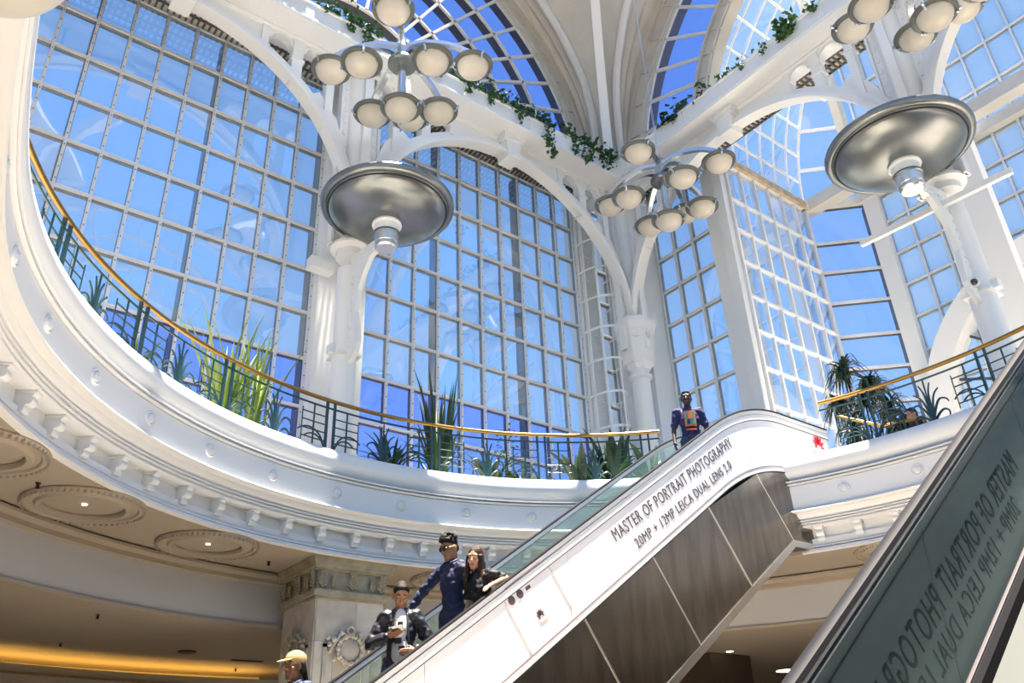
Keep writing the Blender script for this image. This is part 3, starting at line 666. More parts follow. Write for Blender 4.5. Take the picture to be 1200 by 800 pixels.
def escalator(name, loc, label, dx, yn, yf, camera_side):
    """dx shifts the flight along x; yn / yf are the handrail planes of its two balustrades"""
    t = empty(name, loc, label, 'escalator', 'pair of parallel escalators')
    X0, XB = -1.3-dx*0, 11.11-dx
    def hz(x):
        x = x+dx; fl = 5.71
        if x < 10.2: return ES*x-1.855
        if x > 12.0: return fl
        k = (x-10.2)/1.8; z0 = ES*10.2-1.855; zc = fl; return (1-k)**2*z0+2*k*(1-k)*(fl-.02)+k*k*fl
    xs = [-1.3-dx+.5*k for k in range(23)] + [10.2-dx+.12*k for k in range(16)] + [12.4-dx, 12.9-dx, 13.45-dx]
    def strip(m, fr, d0, d1, w0, w1, xa=None, xb=None):
        pts = [x for x in xs if (xa is None or x > xa+1e-6) and (xb is None or x < xb-1e-6)]
        pts = ([xa] if xa is not None else []) + pts + ([xb] if xb is not None else [])
        return m.rings([[fr(x, hz(x)-d0, w0), fr(x, hz(x)-d1, w0), fr(x, hz(x)-d1, w1), fr(x, hz(x)-d0, w1)] for x in pts])
    for side, y in ((-1, yn), (1, yf)):
        fr = frame((0, y, 0), (1, 0, 0), (0, side, 0))       # w points outwards
        rows = []
        for x in xs: rows.append([fr(x, hz(x)+v, u) for u, v in (((-.04,-.01),(-.045,-.035),(-.03,-.055),(.03,-.055),(.045,-.035),(.04,-.01),(.02,0),(-.02,0)) if camera_side else ((-.03,-.006),(-.034,-.02),(-.024,-.034),(.024,-.034),(.034,-.02),(.03,-.006),(.015,0),(-.015,0)))])
        MB().rings(rows).build('handrail', 'rubber', t, smooth=50)
        strip(MB(), fr, .055 if camera_side else .034, .075, -.03, .022).build('handrail_track', 'chrome' if camera_side else 'white_shiny', t)
        strip(MB(), fr, .10, .112, -.026, .012).build('bead', 'chrome', t)
        strip(MB(), fr, .075, .10, -.018, .010).build('bead', 'black' if camera_side else 'white_shiny', t)
        k = XB-.2; n = 0
        edges = [xs[0]]
        while edges[-1]+2.05 < 13.3-dx: edges.append(edges[-1]+2.05)
        edges.append(13.4-dx)
        for a, b in zip(edges[:-1], edges[1:]):
            strip(MB(), fr, .112, 1.07, -.010, .002, a+.006, b-.006).build('glass_panel', 'inner_glass' if camera_side else 'balustrade_glass', t)
        outer_film = (side == -1 and not camera_side) or (side == 1 and camera_side)
        if outer_film:
            strip(MB(), fr, .112, .205, .004, .022).build('upper_trim', 'white_shiny' if not camera_side else 'film_back', t)
            for a, b in zip(edges[:-1], edges[1:]):
                strip(MB(), fr, .215, 1.03, .006, .014, a+.004, b-.004).build('printed_film', 'film' if not camera_side else 'film_back', t)
        # lower trim, cladding, base
        strip(MB(), fr, 1.035, 1.12, -.02, .03).build('lower_trim', 'film' if side == -1 else ('trim_grey' if camera_side else 'steel_plain'), t)
        strip(MB(), fr, 1.12, 1.137, -.02, .034).build('joint', 'black', t)
        strip(MB(), fr, 1.03, 1.040, -.02, .033).build('joint', 'ink', t)
        if outer_film: strip(MB(), fr, .205, .216, .0, .024).build('joint', 'black', t)
        T = lambda x: hz(x)-1.135
        tj = []; x = 11.06-dx
        while x > -2: tj.append(x); x -= 1.32
        tj = tj[::-1]; zb = lambda x: ES*(x+dx)-4.56
        def foot(x):
            q = (T(x)-ES*(x+dx)+4.56)/(1+ES*ES) if x+dx < 11.05 else (T(x)-ES*(x+dx)+4.56)/(1+ES*ES); return (x+ES*q, T(x)-q)
        g = .010
        for a, b in zip(tj[:-1], tj[1:]):
            fa, fb = foot(a), foot(b); k = random.uniform(-.008, .008)
            MB()._hex([fr(a+g, T(a), .0), fr(b-g, T(b), .0), fr(fb[0]-g, fb[1], .0), fr(fa[0]+g, fa[1], .0), fr(a+g, T(a), .02+k), fr(b-g, T(b), .02-k), fr(fb[0]-g, fb[1], .02-k), fr(fa[0]+g, fa[1], .02+k)]).build('steel_panel', 'steel', t)
        bx, bz = foot(tj[-1]); xm, xe = 12.35-dx, 13.6-dx
        for a in tj[1:]:
            fa = foot(a); MB().bar(fr(a, T(a), .024), fr(fa[0], fa[1], .024), .022, .014, fr(0,0,1)-fr(0,0,0)).build('joint_strip', 'steel_plain', t)
        pts = [(tj[-1]+g, T(tj[-1]))]+[(x, T(x)) for x in xs if tj[-1] < x < xm]+[(xm-g, T(xm)), (xm-g, bz), (bx+g, bz)]
        MB().prism(fr, pts, 0, .02).build('steel_panel', 'steel', t)
        MB().prism(fr, [(xm, T(xm)), (xe, T(xe)), (xe, bz), (xm, bz)], 0, .022).build('steel_panel', 'steel', t)
        fa = foot(tj[0])
        MB()._hex([fr(fa[0], fa[1]-.13, -.0), fr(bx+.02, bz-.11, -.0), fr(bx, bz, -.0), fr(fa[0], fa[1], -.0), fr(fa[0], fa[1]-.13, .035), fr(bx+.02, bz-.11, .035), fr(bx, bz, .035), fr(fa[0], fa[1], .035)]).build('edge_strip', 'steel_plain', t)
        MB()._hex([fr(bx, bz-.10, 0), fr(xe, bz-.10, 0), fr(xe, bz, 0), fr(bx, bz, 0), fr(bx, bz-.10, .035), fr(xe, bz-.10, .035), fr(xe, bz, .035), fr(bx, bz, .035)]).build('edge_strip', 'steel_plain', t)
        # inner skirt and deck
        strip(MB(), fr, 1.05, 1.13, -.07, -.012).build('brush_strip', 'matte_black', t)
        strip(MB(), fr, 1.13, 1.15, -.30, -.012).build('inner_deck', 'deck_metal', t)
        strip(MB(), fr, 1.15, 1.4, -.31, -.295).build('skirt', 'steel_plain', t)
    ya, yb = yn+.02, yf-.02
    fa = foot(tj[0])
    MB()._hex([(fa[0], ya, fa[1]-.1), (bx, ya, bz-.08), (bx, yb, bz-.08), (fa[0], yb, fa[1]-.1), (fa[0], ya, fa[1]-.05), (bx, ya, bz-.03), (bx, yb, bz-.03), (fa[0], yb, fa[1]-.05)]).build('soffit_panel', 'dark_frame', t)
    MB().mm(bx, xe, ya, yb, bz-.08, bz-.03).build('soffit_panel', 'dark_frame', t)
    MB().mm(11.35-dx, xe, yn+.05, yf-.05, 4.70, 4.80).build('landing_plate', 'step_metal', t)
    fq_ = [(-1.3-dx, ES*(-1.3)-1.855-1.60), (11.3-dx, ES*11.3-1.855-1.60)]
    MB()._hex([(x, y, z+o) for o in (-.05, 0) for (x, z), y in ((fq_[0], ya), (fq_[1], ya), (fq_[1], yb), (fq_[0], yb))]).build('added_tray', 'dark_frame', t)  # dark pan added to keep the bright floor out of the glass reflections
    st = None
    for k in range(-4, 38):
        x = .3*k-dx; z = ES*(x+dx)-3.04
        if z > 4.8: break
        if st is None:
            m = MB().mm(0, .31, yn+.32, yf-.32, -.03, 0); m.mm(0, .02, yn+.32, yf-.32, -.22, -.03)
            st = m.build('step', 'step_metal', t, at=(x, 0, z), local=True)
        else: inst(st, t, Vector((x, 0, z))-Vector(loc))
    return t, hz
E1, hz1 = escalator('escalator', (5, 8.42, -2.5), 'white-sided escalator with printed film and steel underside carrying people', 0, 7.755, 9.10, False)
E2, hz2 = escalator('escalator', (1, 1.2, -2.5), 'escalator at lower right seen from inside with mirrored lettering through its glass', 0, 1.00, 2.345, True)
# print on the near film of the first escalator (reads from the camera side)
ca = 1/sqrt(1+ES*ES); sa = ES*ca
def MT(x, y, z, flip=1, rot=True):
    c, s_ = (ca, sa) if rot else (1, 0)
    ex = Vector((c*flip, 0, s_*flip)); ey = Vector((-s_, 0, c)) ; ez = ex.cross(ey)
    return Matrix.Translation((x, y, z)) @ Matrix((ex, ey, ez)).transposed().to_4x4()
yt = 7.755-.0145
text_mesh('MASTER OF PORTRAIT PHOTOGRAPHY', 3.42, .165, 'printed_text', 'ink', E1, MT(7.77, yt, 2.87))
text_mesh('20MP + 12MP LEICA DUAL LENS 2.0', 2.80, .135, 'printed_text', 'ink', E1, MT(8.17, yt, 2.83))
m = MB(); M0 = MT(5.83, yt, 2.0)
fq = lambda u, v, w=0.: M0 @ Vector((u, v, w))
path = [(.02, -.75)]; w_, rr = .86, .12
path += [(.0+.02, -.1)] + [(.02+rr-rr*cos(R(a)), -.1+rr*sin(R(a))) for a in range(15, 91, 15)] + [(w_-rr+rr*sin(R(a)), -.1+rr*cos(R(a))) for a in range(0, 91, 15)] + [(w_, -.66)]
m.tube([fq(*p) for p in path], .006, 4); m.build('printed_phone_outline', 'ink_pale', E1)
m = MB()
for u in (.12, .27): m.lathe([(.052, 0), (.052, .004), (0, .004)], fq(u, -.13, 0), 16, X=M0.to_3x3()); 
m.build('printed_camera_dots', 'ink', E1)
m = MB(); m.prism(fq, [(.38, -.15), (.46, -.15), (.46, -.11), (.38, -.11)], -.003, .003); m.build('printed_camera_dots', 'ink', E1)
blossom(E1, M0 @ Matrix.Translation((.40, -.50, 0)), .10, 'ink'); text_mesh('HUAWEI', .16, .03, 'printed_text', 'ink_pale', E1, M0 @ Matrix.Translation((.32, -.56, 0)))
ML = MT(13.10, yt, 5.26, rot=False)
blossom(E1, ML, .26, 'red_print'); text_mesh('HUAWEI', .40, .075, 'printed_text', 'ink', E1, ML @ Matrix.Translation((-.20, -.13, 0)))
# the second escalator carries the same print on its far side, so here it is seen through the glass, mirrored
mat('ink_back', (.022, .036, .037), .9, spec=0.)
y2 = 2.345+.010
text_mesh('MASTER OF PORTRAIT PHOTOGRAPHY', 3.42, .170, 'printed_text', 'ink_back', E2, MT(6.58, y2, hz2(6.58)-.655, -1), .006)
text_mesh('20MP + 12MP LEICA DUAL LENS 2.0', 2.80, .135, 'printed_text', 'ink_back', E2, MT(6.37, y2, hz2(6.37)-.865, -1), .006)

# ================================================================== GALLERY RAILINGS
def arcpts(r, a0, a1, z, step=1.5):
    n = max(2, int(abs(a1-a0)/step)); return [pol(r, a0+(a1-a0)*k/n, z) for k in range(n+1)]
def palmette_mesh():
    m = MB(); f = lambda pts: [(0, p[0], p[1]) for p in pts]
    m.tube(f([(0, .02), (0, .78)]), .013, 6)
    for s_ in (-1, 1):
        for pts in ([(0,.05),(.02,.35),(.04,.55),(.09,.70)], [(0,.05),(.05,.30),(.11,.48),(.20,.57)], [(0,.05),(.08,.25),(.17,.38),(.27,.36),(.30,.30)],
                    [(0,.02),(.10,.14),(.20,.20),(.27,.15),(.26,.07)], [(.02,.02),(.16,.05),(.26,.0)]):
            P_ = [Vector((0, s_*x, z)) for x, z in pts]; q = []
            for i in range(len(P_)-1):
                for k in range(4):
                    t = k/4; a = P_[max(i-1,0)]; b = P_[i]; c = P_[i+1]; d = P_[min(i+2,len(P_)-1)]
                    q.append(.5*((2*b)+(c-a)*t+(2*a-5*b+4*c-d)*t*t+(3*b-a-3*c+d)*t**3))
            q.append(P_[-1]); m.tube(q, lambda t: .021*(1-.55*t)+.002, 6)
    return m
def scroll_mesh(s_):
    m = MB()
    for r, z in ((.30, .36), (.22, .26)):
        m.tube([(0, s_*(.02+r-r*cos(R(a))), .02+z*sin(R(a))) for a in range(0, 131, 13)], .014, 5)
    return m
def railing(label, a0, a1, palms, posts, loc):
    t = empty('gallery_railing', loc, label, 'railing'); RR = 6.60; zb = 4.88
    MB().tube(arcpts(RR, a0, a1, 5.80, .8), .034, 10).build('handrail', 'brass', t, smooth=50)
    MB().tube(arcpts(RR, a0, a1, 5.665, 1.), .016, 6).build('top_rail', 'iron', t, smooth=50)
    pm = sc = None
    for d in palms:
        x, y, z = pol(RR, d, zb)
        if pm is None: pm = palmette_mesh().build('palmette', 'iron', t, smooth=50, local=True); c = pm
        else: c = inst(pm, t)
        c.location = Vector((x, y, z))-Vector(loc); c.rotation_euler = (0, 0, R(d))
    po = None
    for d in posts:
        for o in (-.62, .62):
            x, y, z = pol(RR, d+o, zb)
            if po is None: po = MB().mm(-.020, .020, -.018, .018, -.05, .90).build('post', 'iron', t, local=True); c = po
            else: c = inst(po, t)
            c.location = Vector((x, y, z))-Vector(loc); c.rotation_euler = (0, 0, R(d+o))
        for s_ in (-1, 1):
            e0, e1, em = d+s_*.62, d+s_*4.6, d+s_*2.7
            if not (min(a0, a1)-.1 <= e1 <= max(a0, a1)+.1): continue
            for z in (5.50, 5.36, 5.22, 5.08): MB().tube(arcpts(RR, e0, e1, z, 2), .0115, 5).build('cross_bar', 'iron', t)
            x, y, _ = pol(RR, em, 0); MB().bar((x, y, 4.86), (x, y, 5.66), .022, .022).build('baluster', 'iron', t)
            x, y, _ = pol(RR, e1, 0); MB().bar((x, y, 5.0), (x, y, 5.56), .014, .014).build('baluster', 'iron', t)
            x, y, z = pol(RR, e0, zb); c = scroll_mesh(s_).build('scroll', 'iron', t, smooth=50, local=True); c.location = Vector((x, y, z))-Vector(loc); c.rotation_euler = (0, 0, R(d))
    return t
railing('long curved iron railing with brass handrail along the left and back of the gallery', 43.5, 200, [54.2, 71.4, 88.3, 106, 122.2, 137.6, 154.2, 171], [46, 62.6, 79.8, 97.1, 114.3, 129.6, 145.2, 162.5, 179], pol(6.6, 97, 4.86))
railing('short curved iron railing with brass handrail right of the white escalator', 19.0, -34, [4.0, -13, -30], [12.4, -4.4, -21.5], pol(6.6, 5, 4.86))
t = empty('stair_rail', (13.5, 6.7, 4.8), 'small lower brass rail with iron posts behind the right railing', 'railing')
pp = [(13.30, 7.37, 5.80), (13.48, 6.72, 5.42), (13.60, 6.0, 5.34)]
MB().tube(pp, .03, 8).build('handrail', 'brass', t, smooth=50)
for a in (.15, .5, .85):
    p = Vector(pp[0]).lerp(Vector(pp[1]), a); MB().bar((p.x, p.y, 4.8), p, .02, .02).build('post', 'iron', t)
p = Vector(pp[2]); MB().bar((p.x, p.y, 4.8), p, .02, .02).build('post', 'iron', t)

# ================================================================== CHANDELIERS
def chandelier(loc, label, ao, ai):
    t = empty('chandelier', (0, 0, 0), label, 'chandelier', 'nine-lamp chandeliers')
    m = MB(); m.mm(-.085, .085, -.085, .085, .12, .80); m.mm(-.11, .11, -.11, .11, .74, .78); m.build('hub_post', 'steel_plain', t)
    MB().lathe([(0, .16), (.28, .16), (.30, .13), (.30, .06), (.27, .03), (0, .03)], (0,0,0), 28, caps=False).build('hub_disc', 'dish_metal', t, smooth=40)
    def lamp(r, a, z):
        c, s_ = cos(R(a)), sin(R(a)); p = Vector((r*c, r*s_, z))
        ln = MB().lathe([(.315, .00), (.33, .035), (.39, .045), (.415, .02), (.41, -.02), (.385, -.045), (.33, -.03)], p, 36, caps=False).build('lamp_ring', 'ring_grey', t, smooth=45)
        MB().lathe([(.33, -.0), (.325, -.03), (.30, -.11), (.255, -.18), (.19, -.235), (.1, -.265), (0, -.275)], p, 28, caps=False).build('lamp_bowl', 'bowl', t, smooth=60)
        m = MB().lathe([(.33, .03), (.26, .12), (.15, .17), (.07, .18), (.07, .26), (.10, .27), (.10, .30), (0, .30)], p, 24, caps=False)
        m.build('lamp_cap', 'chrome', t, smooth=45)
        for k in range(3):
            b = R(a+60+120*k); d = Vector((cos(b), sin(b), 0)); up = Vector((0, 0, 1)); q = d.cross(up)*.02
            sec = [(.34, .07), (.36, .07), (.43, .03), (.45, .03), (.45, -.03), (.40, -.03), (.375, -.10), (.345, -.10)]
            MB().rings([[p+d*r_+up*z_+q*s_ for r_, z_ in sec] for s_ in (-1, 1)]).build('clip', 'chrome', t)
        return p
    def arm(pts, a, wd=.11, th=.09):
        c, s_ = cos(R(a)), sin(R(a)); P_ = [Vector((r*c, r*s_, z)) for r, z in pts]; q = []
        for i in range(len(P_)-1):
            for k in range(5):
                u = k/5; A = P_[max(i-1,0)]; B = P_[i]; C_ = P_[i+1]; D = P_[min(i+2,len(P_)-1)]
                q.append(.5*((2*B)+(C_-A)*u+(2*A-5*B+4*C_-D)*u*u+(3*B-A-3*C_+D)*u**3))
        q.append(P_[-1]); n = Vector((-s_, c, 0))*(wd/2); rows = []
        for i, p in enumerate(q):
            d = (q[min(i+1, len(q)-1)]-q[max(i-1, 0)]).normalized(); up = d.cross(n.normalized()).normalized()*(th/2)
            rows.append([p-n-up, p+n-up, p+n+up, p-n+up])
        MB().rings(rows).build('arm', 'chrome', t)
    for k in range(4):
        lamp(1.46, ao+90*k, 0); arm([(.06, .62), (.5, .70), (1.0, .60), (1.38, .38), (1.46, .28)], ao+90*k)
        lamp(.98, ai+90*k, -.57); arm([(.06, .26), (.4, .24), (.75, .03), (.95, -.18), (.98, -.28)], ai+90*k)
    lamp(0, 0, -1.11); MB().lathe([(.085, .05), (.085, -.8), (.11, -.82)], (0,0,0), 20).build('drop_pole', 'chrome', t, smooth=40)
    m = MB(); z = .80; k = 0
    while z < 10.5:
        a = Vector((.022, 0, 0)) if k % 2 else Vector((0, .022, 0))
        m.tube([Vector((0,0,z))+a, Vector((0,0,z+.09))+a], .007, 4, False); m.tube([Vector((0,0,z))-a, Vector((0,0,z+.09))-a], .007, 4, False)
        m.bar(Vector((0,0,z))-a, Vector((0,0,z))+a, .014, .014); m.bar(Vector((0,0,z+.09))-a, Vector((0,0,z+.09))+a, .014, .014); z += .085; k += 1
    m.build('chain', 'steel_plain', t); t.location = loc
    return t
chandelier((6.20, 11.02, 13.3), 'nine-lamp chandelier at the upper left in front of the big arched windows', 52.5, 7)
chandelier((13.44, 10.54, 13.3), 'nine-lamp chandelier in the middle below the corner groin', 20, 67)
chandelier((12.90, 3.45, 13.3), 'nine-lamp chandelier cut by the top right edge above the round dish', 86, 40)

# ================================================================== PLANTS
def blade_mesh(L, wd, bend, n=7, fold=.25):
    """a long leaf along +z that bends towards +x"""
    m = MB(); rows = []
    for i in range(n+1):
        t = i/n; ang = bend*t*t; x = L*(bend*t**3/3 if bend < 1.2 else (1-cos(bend*t))/bend); z = L*(t-bend*bend*t**5/12 if bend < 1.2 else sin(bend*t)/bend)
        w_ = wd*(.55+.45*min(1, t*4))*(1-t**3)+.002
        rows.append([(x, -w_/2, z), (x+w_*fold, 0, z), (x, w_/2, z)])
    m.rings(rows, False, False); return m
def leaf_plant(label, loc, specs, m, cat='plant', group='potted plants along the gallery', name='potted_plant', seed=1):
    """specs: (count, length range, width, bend range, tilt range)"""
    rnd = random.Random(seed); t = empty(name, loc, label, cat, group)
    MB().lathe([(.0, .0), (.20, 0), (.24, .05), (.26, .22), (.23, .22), (.22, .18), (0, .18)], loc, 18).build('pot', 'white', t, smooth=40)
    for n, (l0, l1), wd, (b0, b1), (t0, t1), mm_ in specs:
        base = [blade_mesh(1, wd, b0+(b1-b0)*k/2).build('leaf', mm_, t, smooth=60, fix=False, local=True) for k in range(3)]
        for i in range(n):
            o = base[i] if i < 3 else inst(base[i % 3], t)
            L_ = rnd.uniform(l0, l1); az = rnd.uniform(0, 2*pi); ti = rnd.uniform(t0, t1)
            d = rnd.uniform(0, .16)
            o.matrix_local = Matrix.Translation((d*cos(az), d*sin(az), .18)) @ Matrix.Rotation(az, 4, 'Z') @ Matrix.Rotation(ti, 4, 'Y') @ Matrix.Diagonal((L_, rnd.uniform(.8, 1.2), L_, 1))
    return t
leaf_plant('tall yellow-green sword-leaved plant behind the left railing', (3.70, 11.72, 4.8), [(26, (1.0, 2.05), .07, (.1, .5), (0, .30), 'leaf_light'), (14, (.6, 1.1), .06, (.3, .8), (.2, .6), 'leaf')], 'leaf', seed=3)
leaf_plant('yellow-green sword-leaved plant leaning right, next to the pier between the windows', (4.25, 11.95, 4.8), [(20, (1.0, 2.3), .065, (.1, .5), (.0, .34), 'leaf_light'), (10, (.5, 1.0), .06, (.3, .8), (.2, .6), 'leaf')], 'leaf', seed=8)
leaf_plant('tall dark green sword-leaved plant in front of the middle window', (7.75, 12.05, 4.8), [(24, (1.1, 2.15), .085, (.05, .4), (0, .34), 'leaf_dark'), (16, (.6, 1.2), .08, (.2, .7), (.1, .55), 'leaf')], 'leaf', seed=5)
leaf_plant('small grassy plant with arching leaves behind the railing near the collared column', (6.85, 12.05, 4.8), [(34, (.5, .9), .05, (.8, 1.6), (.1, .7), 'leaf')], 'leaf', seed=6)
leaf_plant('low ferny plant behind the back railing, left of the broad-leaved plants', (8.75, 11.75, 4.8), [(70, (.45, .85), .06, (.9, 1.7), (.1, .8), 'leaf_dark')], 'leaf', seed=7)
leaf_plant('low bushy plant with thin leaves right of the fern behind the railing', (9.35, 11.6, 4.8), [(44, (.35, .7), .05, (.9, 1.6), (.1, .9), 'leaf')], 'leaf', seed=17)
leaf_plant('broad-leaved plant with upright paddle leaves beside the ladder foot', (10.75, 10.55, 4.8), [(16, (.8, 1.3), .20, (.1, .5), (.05, .5), 'leaf_dark'), (10, (.6, .9), .18, (.5, .9), (.3, .9), 'leaf')], 'leaf', seed=9)
leaf_plant('broad-leaved plant with spreading paddle leaves, left of the ladder', (10.25, 10.95, 4.8), [(15, (.6, 1.15), .20, (.3, .8), (.3, 1.0), 'leaf_dark'), (8, (.5, .8), .16, (.2, .6), (.0, .4), 'leaf')], 'leaf', seed=11)
leaf_plant('low spreading plant where the back railing meets the white escalator', (11.2, 10.05, 4.8), [(16, (.5, .85), .16, (.3, .9), (.2, 1.0), 'leaf')], 'leaf', seed=12)
leaf_plant('small grassy plant behind the railing at the far left', (2.2, 10.95, 4.8), [(20, (.4, .8), .05, (.5, 1.2), (.1, .6), 'leaf')], 'leaf', seed=13)
# thin young tree in front of the middle window
t = empty('young_tree', (9.57, 12.36, 4.8), 'thin young tree with a sparse crown in front of the middle window', 'tree')
MB().tube([(9.57, 12.36, 4.8), (9.60, 12.34, 5.5), (9.56, 12.37, 6.4)], .014, 6).build('stem', 'leaf_dark', t)
m = MB(); rnd = random.Random(4)
for k in range(70):
    c = Vector((9.57+rnd.gauss(0, .11), 12.36+rnd.gauss(0, .11), 5.75+rnd.random()*.75)); a = rnd.uniform(0, 6.3)
    d = Vector((cos(a), sin(a), rnd.uniform(-.6, .4)))*.09; n = Vector((-sin(a), cos(a), 0))*.035; m.quad(c, c+d*.5+n, c+d, c+d*.5-n)
kind(m.build('foliage', 'leaf', t, fix=False), 'stuff')
# palm-like plant with drooping leaves by the right railing
t = empty('cane_palm', (15.0, 7.75, 4.8), 'big cane palm with drooping narrow leaves behind the right railing', 'plant')
rnd = random.Random(21)
MB().lathe([(0, 0), (.26, 0), (.34, .4), (.30, .4), (0, .34)], (15.0, 7.75, 4.8), 18).build('pot', 'white', t, smooth=40)
tops = [(14.85, 7.85, 7.35), (15.15, 7.55, 7.0), (14.7, 7.5, 6.6), (15.0, 7.2, 6.3), (14.9, 8.15, 6.7), (15.25, 7.15, 5.9), (14.8, 6.95, 5.8), (14.75, 7.9, 6.0), (15.1, 6.7, 5.6)]
for i, tp in enumerate(tops): MB().tube([(15.0+.05*cos(i), 7.75+.05*sin(i), 5.1), (15.0*.4+tp[0]*.6, 7.75*.4+tp[1]*.6, 4.8+(tp[2]-4.8)*.6), tp], .016, 5).build('cane', 'leaf_dark', t)
m = MB()
for tp in tops:
    for k in range(60):
        a = rnd.uniform(0, 2*pi); L_ = rnd.uniform(.35, .7); up = rnd.uniform(.2, .9); P_ = Vector(tp)+Vector((0, 0, rnd.uniform(-.25, .1))); rows = []
        for q in range(6):
            u = q/5; r = L_*u*(1-.15*u); z = up*.35*sin(pi*u*.8)-.42*u*u; w_ = .027*(1-u**2)+.003
            p = P_+Vector((r*cos(a), r*sin(a), z)); n = Vector((-sin(a), cos(a), 0))*w_; rows.append([p-n, p+n])
        m.rings(rows, False, False)
kind(m.build('foliage', 'leaf_dark', t, fix=False), 'stuff')

# trailing ivy in the planter beams
def ivy(label, fr, u0, u1, hang, seed, size=.13, n=170, m='ivy', name='trailing_ivy', lift=.12):
    rnd = random.Random(seed); t = empty(name, fr((u0+u1)/2, 15.4, .6), label, 'plant', 'trailing plants in the planter beams')
    mb = MB(); st = MB()
    def leaf(c, s_):
        a = rnd.uniform(0, 6.28); e = rnd.uniform(-.9, .6); d = Vector((cos(a)*cos(e), sin(a)*cos(e), sin(e)))*s_; n_ = d.cross(Vector((rnd.uniform(-1, 1), rnd.uniform(-1, 1), rnd.uniform(-1, 1)))).normalized()*s_*.42
        k = d.cross(n_).normalized()*s_*.12
        b = len(mb.v); mb.v += [tuple(c), tuple(c+d*.45+n_+k), tuple(c+d), tuple(c+d*.45-n_+k), tuple(c+d*.5-k)]
        mb.f += [(b, b+1, b+4), (b+1, b+2, b+4), (b+2, b+3, b+4), (b+3, b, b+4)]; mb.m += [0]*4
    for k in range(n): leaf(fr(rnd.uniform(u0, u1), 15.5+rnd.uniform(-.03, lift*1.6)*rnd.random()+.02, rnd.uniform(.55, .92)), size*rnd.uniform(.7, 1.3))
    for (u, L_) in hang:
        p = [fr(u+.04*sin(3*q+u), 15.52-L_*q/8, .86+.02*sin(2*q)) for q in range(9)]; st.tube([fr(u, 15.5, .6)]+p, .006, 4)
        for k in range(int(46*L_)+8):
            q = rnd.random()**.8; leaf(fr(u+rnd.gauss(0, .05), 15.52-L_*q, .87+rnd.gauss(0, .03)), size*rnd.uniform(.6, 1.0))
    st.tube([fr(u0, 15.53, .62), fr((u0+u1)/2, 15.56, .7), fr(u1, 15.53, .62)], .008, 4).build('vine_stem', 'leaf_dark', t)
    kind(mb.build('foliage', m, t, fix=False), 'stuff')
ivy('ivy on the planter beam above the left window', FW1, 3.0, 4.5, [(3.9, .3)], 1)
ivy('thick ivy on the planter beam right of the left window, behind the upper left chandelier', FW1, 4.9, 6.4, [(5.6, .35), (6.0, .45)], 2, n=260, lift=.35)
ivy('short ivy on the planter beam beside the upper left chandelier', FW1, 7.0, 8.4, [(7.4, .55), (7.9, .35)], 3, n=220, lift=.25)
ivy('ivy on the planter beam just left of the keystone over the middle window', FW1, 8.5, 10.0, [(8.8, .35), (9.5, .3)], 4, n=260, lift=.3)
ivy('ivy with one long hanging strand right of the keystone over the middle window', FW1, 10.1, 11.7, [(10.4, .45), (11.42, 1.15), (11.3, .8)], 5, n=260, lift=.32)
ivy('ivy with several hanging strands near the corner end of the planter beam', FW1, 11.8, 13.8, [(12.3, .55), (12.6, .7), (12.85, .5), (13.3, .55), (13.6, .4)], 6, n=300, lift=.3)
ivy('large-leaved ivy beside the corner on the right hand planter beam', FW2, 9.0, 10.7, [(10.2, .2)], 7, size=.19, n=60, m='leaf_dark', lift=.35)
ivy('sparse ivy half way along the right hand planter beam', FW2, 7.2, 8.9, [(8.0, .2), (7.3, .35)], 8, size=.11, n=70)
ivy('thin ivy on the upper end of the right hand planter beam', FW2, 4.9, 6.1, [(5.9, .2)], 9, n=60)
ivy('small spiky plant with two hanging shoots on the right hand planter beam', FW2, 6.45, 6.85, [(6.5, .35), (6.8, .3)], 10, size=.20, n=40, name='spiky_plant', lift=.4)

# ================================================================== LADDER, PILLAR, FITTINGS
t = empty('caged_ladder', (14.17, 14.2, 4.8), 'white steel ladder with a safety cage of hoops beside the middle window', 'ladder')
for s_ in (-.24, .24): MB().bar((14.17+s_, 14.16, 4.8), (14.17+s_, 14.16, 15.2), .05, .05).build('stile', 'white', t)
z = 5.0; rg = None
while z < 15.1:
    if rg is None: rg = MB().tube([(-.24, 0, 0), (.24, 0, 0)], .014, 6).build('rung', 'white', t, at=(14.17, 14.16, z), local=True)
    else: inst(rg, t, Vector((14.17, 14.16, z))-Vector((14.17, 14.2, 4.8)))
    z += .28
hp = None
for k in range(9):
    z = 7.0+.94*k
    if hp is None:
        m = MB(); rows = []
        for q in range(21):
            a = pi+pi*q/20; r0, r1 = .44, .455; rows.append([(r*cos(a), -.05+.8*r/.44*sin(a)*.95, zz) for r, zz in ((r0,-.03),(r1,-.03),(r1,.03),(r0,.03))])
        hp = m.rings(rows).build('cage_hoop', 'white', t, at=(14.17, 14.16, z), smooth=40, local=True)
    else: inst(hp, t, Vector((14.17, 14.16, z))-Vector((14.17, 14.2, 4.8)))
for a in (195, 225, 270, 315, 345):
    x, y = 14.17+.44*cos(R(a)), 14.11+.76*sin(R(a)); MB().bar((x, y, 7.0), (x, y, 14.55), .045, .015, (cos(R(a)), sin(R(a)), 0)).build('cage_bar', 'white', t)

